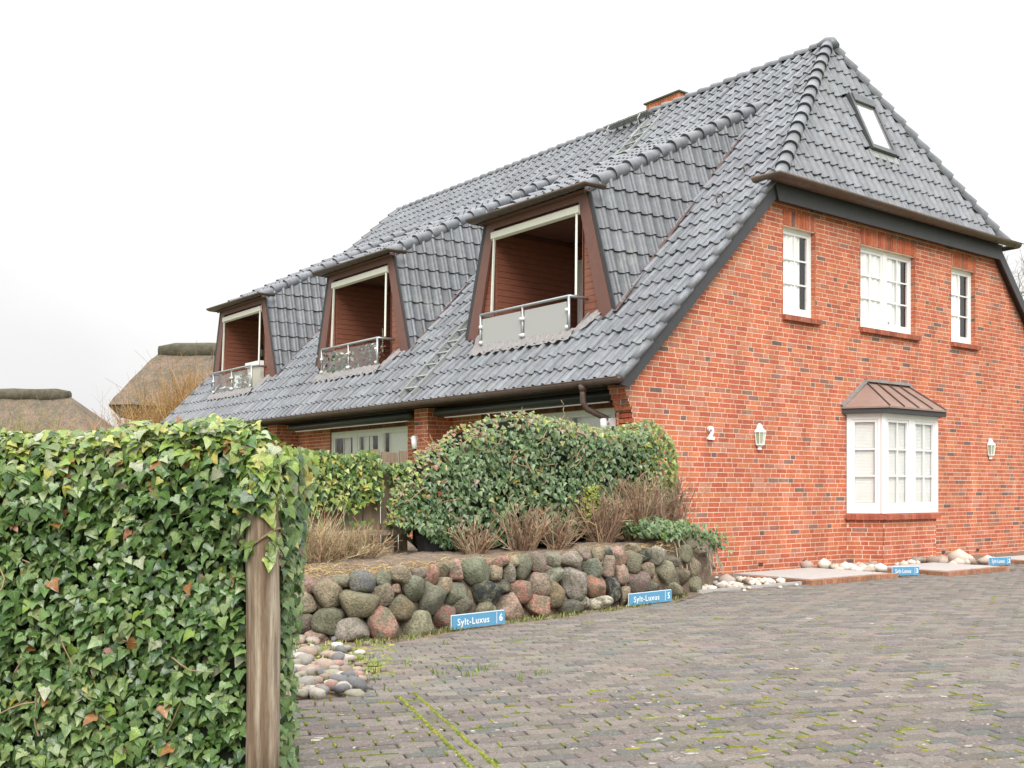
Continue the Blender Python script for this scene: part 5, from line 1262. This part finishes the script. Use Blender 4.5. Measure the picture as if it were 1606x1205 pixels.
tb = MB(); tb.prism([(0, 0, 0), (.52, .0, .0), (.56, 0, .2), (-.03, 0, .22)], (0, .16, 0)); tbo = tb.build('plastic_trough', 'black_plastic'); tbo.location = (-3.98, -.62, .53); tag(tbo, 'black plastic trough at the foot of the ivy mound', 'trough')

# --- dry shrubs
def shrub(name, label, loc, n, h, sp, cols, seed, fork=3, r=.006, lean=(0, 0), group=None, leaves=0, lcol=None, curl=.25, gnarl=.12):
    random.seed(seed); mb = MB()
    for i in range(n):
        a = random.random() * 6.283; rr = random.random() ** .6 * sp * .25; p = V((math.cos(a) * rr, math.sin(a) * rr, -.04)); hh = h * random.uniform(.55, 1)
        dr = V((math.cos(a) * sp * random.random() / h + lean[0], math.sin(a) * sp * random.random() / h + lean[1], 1)).normalized(); pts = [p]; c = jit(random.choice(cols), .2)
        for k in range(4): dr = (dr + rv(curl) * .5).normalized(); pts.append(pts[-1] + dr * hh / 4)
        mb.tube(pts, [r * 1.3, r * 1.15, r, r * .7, r * .4], 4, c, cap=False)
        for f in range(fork):
            k = random.randint(1, 3); q = pts[k]; d2 = (dr + rv(.8)); d2.z = abs(d2.z) + .2; d2.normalize(); l2 = hh * random.uniform(.15, .4); m2 = q + d2 * l2 * .5 + rv(.02); e2 = m2 + (d2 + rv(.4)).normalized() * l2 * .5
            mb.tube([q, m2, e2], [r * .8, r * .6, r * .35], 3, c, cap=False)
            if random.random() < gnarl * 4:
                for g_ in range(2): d3 = (d2 + rv(.9)).normalized(); mb.tube([m2, m2 + d3 * l2 * .4], [r * .5, r * .3], 3, c, cap=False)
    o = mb.build(name, 'twig'); o.location = loc; tag(o, label, 'shrub', group)
    if leaves:
        lm_ = MB()
        for i in range(leaves):
            p = V((random.gauss(0, sp * .35), random.gauss(0, sp * .25), random.uniform(.25, 1) * h)); leaf_add(lm_, p, V((0, -1, .4)) + rv(.8), rv(1) + V((0, 0, .3)), random.uniform(.03, .06), jit(pick(lcol), .15), LEAF_OV)
        lm_.build('leaves', 'leaf', o, stuff=True)
    return o
STRAW = [(.36, .27, .16), (.30, .22, .13), (.42, .34, .20), (.25, .18, .11)]
TWIG = [(.32, .22, .15), (.26, .17, .11), (.40, .30, .20), (.22, .15, .10)]
shrub('dry_shrub', 'pale dry twiggy shrub on the bed beside the foreground hedge', (-5.62, -.98, .49), 120, .62, .62, STRAW, 11, 8, .0042, curl=.8)
shrub('dry_shrub', 'smaller dry twiggy shrub on the bed in front of the fence shelf', (-5.02, -.86, .50), 100, .52, .55, STRAW, 12, 8, .0040, curl=.8)
shrub('dry_grass', 'arching straw coloured grass behind the pale dry shrub', (-5.45, -.55, .50), 36, .8, .5, [(.42, .34, .19), (.46, .39, .23)], 13, 0, .0035, (.35, -.05), curl=.2)
for i, (x, y, h, n, lab) in enumerate(((-3.55, -.98, .50, 40, 'bare brown shrub beside the black trough'), (-2.85, -1.02, .66, 56, 'bare brown shrub second from the black trough'), (-2.3, -1.0, .60, 50, 'bare brown shrub below the middle of the ivy mound'), (-1.55, -1.0, .74, 70, 'bare brown shrub right of the yellow green bush'), (-.95, -1.02, .95, 90, 'tallest bare brown shrub before the right end of the ivy mound'), (-.35, -.98, .95, 80, 'bare brown shrub nearest the brick gable'))):
    shrub('bare_shrub', lab, (x, y, .55 + .05 * (x > -2)), n, h, .48, TWIG, 30 + i, 5, .0072, curl=.42, group='bare shrubs along the bed')
shrub('leafy_shrub', 'yellow green leafy bush in front of the ivy mound', (-1.62, -.88, .60), 16, .72, .22, TWIG, 50, 3, .005, leaves=230, lcol=[(3, (.36, .37, .05)), (2, (.28, .32, .05)), (1, (.2, .26, .05))])
random.seed(77)
ce = thing('trailing_ivy', 'ivy spilling over the end of the boulder wall beside the gable', 'ivy', (-.55, -1.35, .6))
cl_ = MB()
for i in range(1000):
    t = random.random(); x = random.uniform(-.75, .42); y = random.uniform(-.45, .45) - .15 * (x > 0); z = .12 + .22 * random.random() * (1 - abs(y)) - (max(0, x + .05) * .62 * random.random() * 1.3) + .08 * noise.noise(V((x * 4, y * 4, 0)))
    leaf_add(cl_, V((x, y, z)), V((.0, -.8, .7)) + rv(.5), V((.2, -.3, -1)) + rv(.6), random.uniform(.045, .085), jit(pick(IVYM + FRESH[1:2]), .16), LEAF_LO)
cl_.build('ivy_foliage', 'leaf', ce, stuff=True)
cs = MB()
for i in range(14):
    p = V((random.uniform(-.5, .25), -.4, random.uniform(.0, .15))); pts = [p]
    for k in range(5): pts.append(pts[-1] + V((random.uniform(-.03, .06), -.03, -.08)))
    cs.tube(pts, .008, 4, jit((.32, .26, .19), .15))
cs.build('ivy_stems', 'twig', ce, stuff=True)

# ================================================================== BALCONY CONTENTS AND SMALL FITTINGS
lantern(1.9, DORM[2] + 1.14, 5.12, 'dark wall lantern inside the farthest balcony', 0., 'slate_paint', None)
st = MB(); sx_, sy_, sz_ = 2.1, DORM[1] + 1.15, 5.05
for i in range(9): st.tube([(0, 0, -.05 * i), (0, 0, -.05 * i - .04)], [.012, .02], 6)
st.tube([(0, 0, -.45), (0, -.0, -.55)], [.03, .015], 6); sto = st.build('hanging_ornament', 'cream_metal'); sto.location = (sx_, sy_ - .02, sz_); tag(sto, 'pale hanging ornament on the wall of the middle balcony', 'ornament')
bx = thing('storage_box', 'beige storage box with lid on the farthest balcony', 'box', (1.2, DORM[2] - .72, 3.6))
MB().prism([(-.34, -.36, .0), (.34, -.36, 0), (.38, -.40, .86), (-.38, -.40, .86)], (0, .76, 0)).build('body', 'beige_box', bx); MB().box(-.42, .42, -.44, .42, .86, .98).build('lid', 'white_paint', bx)
def pot_plant(loc, label, h, cols, seed, n=70, lsz=.14):
    random.seed(seed); t = thing('potted_plant', label, 'plant', loc); p = MB(); p.tube([(0, 0, 0), (0, 0, .26)], [.11, .15], 10); p.build('pot', 'beige_box', t, True); l_ = MB()
    for i in range(n): q = V((random.gauss(0, .17), random.gauss(0, .2), .28 + random.random() * h)); leaf_add(l_, q, rv(1) + V((-.5, -.4, .4)), rv(1) + V((0, 0, .2)), random.uniform(.6, 1.2) * lsz, jit(pick(cols), .2), LEAF_OV)
    l_.build('leaves', 'leaf', t, stuff=True)
DG = [(3, (.03, .05, .02)), (2, (.07, .11, .04)), (2, (.22, .28, .14)), (1.2, (.5, .52, .45))]
pot_plant((.78, DORM[1] + .75, 3.62), 'dark leafy potted plant on the left of the middle balcony', .45, DG, 61)
pot_plant((.78, DORM[1] - .55, 3.62), 'reddish potted shrub on the right of the middle balcony', .5, [(2, (.16, .07, .04)), (1.4, (.06, .07, .03)), (1.2, (.5, .48, .42))], 62, 150, .09)
pot_plant((.78, DORM[2] - .1, 3.62), 'olive green potted plant on the farthest balcony', .45, [(2, (.18, .19, .08)), (1, (.26, .22, .10)), (.6, (.5, .5, .42))], 63, 110, .11)
bc = thing('balcony_chair', 'white folding chair behind the glass of the farthest balcony', 'chair', (.80, DORM[2] + .72, 3.6))
MB().box(-.2, .22, -.22, .22, .40, .43).build('seat', 'white_paint', bc)
MB().bar((.2, 0, .40), (.26, 0, .80), .42, .03, up=(1, 0, 0)).build('backrest', 'white_paint', bc)
for sx_, sy_ in ((-.18, -.2), (.2, -.2), (-.18, .2), (.2, .2)): MB().bar((sx_, sy_, 0), (sx_ * -.6, sy_, .42), .03, .03, up=(0, 1, 0)).build('leg', 'white_paint', bc)
fl = thing('flood_light', 'white swivelling floodlight on the brick pier', 'light', (-.02, 5.62, 2.18))
MB().box(-.05, .02, .02, .12, .02, .12).build('base', 'white_metal', fl); MB().tube([(-.05, .07, .06), (-.12, .03, .07), (-.16, -.10, .05)], .022, 8).build('arm', 'white_metal', fl, True); MB().tube([(-.16, -.12, .08), (-.17, -.15, -.02), (-.17, -.17, -.14)], [.05, .055, .05], 10).build('head', 'white_metal', fl, True); MB().tube([(-.17, -.17, -.14), (-.17, -.175, -.17)], [.035, .03], 8).build('lens', 'black_plastic', fl, True)
cmr = thing('flood_light', 'white floodlight at the house corner above the ivy mound', 'light', (-.02, .36, 2.22))
MB().box(-.08, .02, .0, .10, .0, .12).build('base', 'white_metal', cmr); MB().tube([(-.08, .05, .05), (-.2, .03, .06)], .03, 8).build('arm', 'white_metal', cmr, True); MB().tube([(-.2, .03, .10), (-.21, .0, -.06)], [.05, .055], 10).build('head', 'white_metal', cmr, True)

# ================================================================== BACKGROUND
def thatched(name, label, pe, pr, depth, wd, flip=1, eave=2.4):
    """thatched house: gable end near pixel pe (eave corner) rising to the ridge end pr; runs along the picture plane"""
    t = thing(name, label, 'house', atd(pe[0], HY, depth) - V((0, 0, CAM.z)))
    O = t.location; E_ = atd(pe[0], pe[1], depth) - O; Rg = atd(pr[0], pr[1], depth + 3.5) - O
    ax = RGT * flip; n1, n2 = 24, 10; vs = []
    hw = 3.8
    for i in range(n1 + 1):
        u = i / n1
        for j in range(n2 + 1):
            v = j / n2; sagv = v ** .88
            eb = E_ + ax * (wd * u) ; rb = Rg + ax * ((wd - (Rg - E_).dot(ax)) * u)
            p = eb.lerp(rb, v); p.z = E_.z + (Rg.z - E_.z) * sagv + .10 * noise.noise(V((p.x * 1.3, p.y * 1.3, p.z))) ; vs.append(p)
    m_ = MB(); F_ = [(i * (n2 + 1) + j, (i + 1) * (n2 + 1) + j, (i + 1) * (n2 + 1) + j + 1, i * (n2 + 1) + j + 1) for i in range(n1) for j in range(n2)]
    m_.add(vs, F_)
    back = E_ + FWD * 7.6
    # hipped end and rear slope
    m_.add([E_, back, Rg], [(0, 1, 2)]); RE = Rg + ax * (wd - (Rg - E_).dot(ax)); m_.add([back, back + ax * wd, RE, Rg], [(0, 1, 2, 3)]); m_.add([E_ + ax * wd, back + ax * wd, RE], [(0, 1, 2)])
    lo = V((0, 0, -.45)); m_.add([E_, E_ + ax * wd, E_ + ax * wd + lo + FWD * .3, E_ + lo + FWD * .3 + ax * .3], [(0, 1, 2, 3)]); m_.add([E_, back, back + lo + ax * .3, E_ + lo + FWD * .3 + ax * .3], [(0, 1, 2, 3)])
    m_.build('thatched_roof', 'thatch', t)
    c = MB(); pts = [Rg + (RE - Rg) * k + V((0, 0, .02 + .10 * math.sin(k * 9) * .4)) for k in [i / 16 for i in range(17)]]; c.tube(pts, [.22] + [.36] * 15 + [.24], 12); rc = c.build('heather_ridge', 'heather', t, True)
    for v in rc.data.vertices: v.co += V((0, 0, .10 * noise.noise(v.co * 2.0)))
    w_ = MB(); a = E_ + ax * .9 + FWD * .8; b = E_ + ax * (wd - .8) + FWD * .8; c_ = b + FWD * 6; d = a + FWD * 6
    w_.prism([V((q.x, q.y, 0)) for q in (a, b, c_, d)], (0, 0, E_.z)); wo = w_.build('wall', 'render_white', t)
    for k in range(3):
        q = a + ax * (1.3 + k * 2.6) - FWD * .02; f = MB(); f.prism([q + V((0, 0, 1.0 - E_.z)), q + ax * 1.1 + V((0, 0, 1.0 - E_.z)), q + ax * 1.1 + V((0, 0, 2.2 - E_.z)), q + V((0, 0, 2.2 - E_.z))], FWD * .03); fo = f.build('window', 'white_paint', t)
        g_ = MB(); q2 = q - FWD * .02 + ax * .08; g_.add([q2 + V((0, 0, 1.08 - E_.z)), q2 + ax * .94 + V((0, 0, 1.08 - E_.z)), q2 + ax * .94 + V((0, 0, 2.12 - E_.z)), q2 + V((0, 0, 2.12 - E_.z))], [(0, 1, 2, 3)]); g_.build('pane', 'slate_paint', fo)
    return t
thatched('thatched_house', 'thatched house with dark heather ridge directly left of the brick house', (170, 636), (250, 553), 42, 12, 1)
thatched('thatched_house', 'thatched roof with dark heather ridge at the far left edge', (150, 700), (110, 622), 50, 14, -1)
ORG = [(.40, .25, .10), (.34, .20, .08), (.44, .29, .13), (.28, .16, .08)]
for i, (x, y, d, n, h, sp, lab) in enumerate(((300, 770, 33, 240, 5.0, 1.7, 'tall orange brown willow shrub before the thatched house, nearest the brick house'), (262, 770, 34, 220, 4.7, 1.7, 'orange brown willow shrub second from the brick house'), (222, 770, 34, 110, 3.9, 1.3, 'thinner orange brown willow shrub at the end of the row by the white wall'), (338, 770, 33, 200, 5.5, 1.7, 'orange brown willow shrub partly hidden by the brick house roof'))):
    p = atd(x, y, d); p.z = 0; shrub('willow_shrub', lab, p, n, h, sp, ORG, 80 + i, 4, .012, curl=.2, group='willow shrubs behind the hedge')
for i, (x, d, n, h, sp, cols, lab) in enumerate(((35, 24, 220, 3.25, 1.6, [(.30, .30, .09), (.34, .27, .12), (.26, .27, .08)], 'greenish yellow bare bush at the far left behind the hedge'), (-10, 25, 150, 3.2, 1.6, [(.36, .30, .12), (.40, .30, .16)], 'straw coloured bush cut by the left edge of the picture'), (85, 27, 170, 3.3, 1.7, [(.32, .20, .14), (.36, .24, .16)], 'reddish bare bush left of the gap between the thatched roofs'), (125, 28, 120, 3.1, 1.4, [(.32, .20, .15), (.28, .18, .13)], 'reddish bare bush beside the gap between the thatched roofs'), (163, 38, 34, 5.2, 1.2, [(.36, .27, .22), (.30, .22, .18)], 'thin bare saplings rising in the gap between the thatched roofs'))):
    p = atd(x, HY, d); p.z = 0; shrub('bare_bush', lab, p, n, h, sp, cols, 90 + i, 6, .007, curl=.5, group='bare bushes behind the hedge')
def bare_tree(loc, h, label, seed):
    random.seed(seed); t = thing('bare_tree', label, 'tree', loc); tr = MB(); cw = MB()
    def grow(mb, p, d, l, r, dep):
        pts = [p]; q = d.copy()
        for k in range(4): q = (q + rv(.22)).normalized(); pts.append(pts[-1] + q * l / 4)
        mb.tube(pts, [r, r * .88, r * .76, r * .64, r * .5], 5 if dep < 3 else 3, jit((.22, .17, .14), .15), cap=False)
        if dep < 6:
            for k in range(random.randint(2, 4)): grow(cw, pts[random.randint(2, 4)], (q + rv(.95) + V((0, 0, .15))).normalized(), l * random.uniform(.6, .8), r * .5, dep + 1)
    grow(tr, V((0, 0, -.1)), V((0, 0, 1)), h * .34, h * .022, 0); tr.build('trunk', 'twig', t); cw.build('crown', 'twig', t)
p = atd(1640, HY, 55); p.z = 0; bare_tree(p, 17, 'leafless tree behind the right verge of the brick house', 5)
# mown lawn strip behind the hedge is part of the ground sheet
# keep the tree at thing > part > sub-part: anything deeper hangs directly on its part
def depth_of(o):
    k = 0
    while o.parent: o = o.parent; k += 1
    return k
for o in sorted(list(bpy.data.objects), key=depth_of):
    while depth_of(o) > 2:
        m_ = o.parent.matrix_basis @ o.matrix_basis; o.parent = o.parent.parent; o.matrix_basis = m_
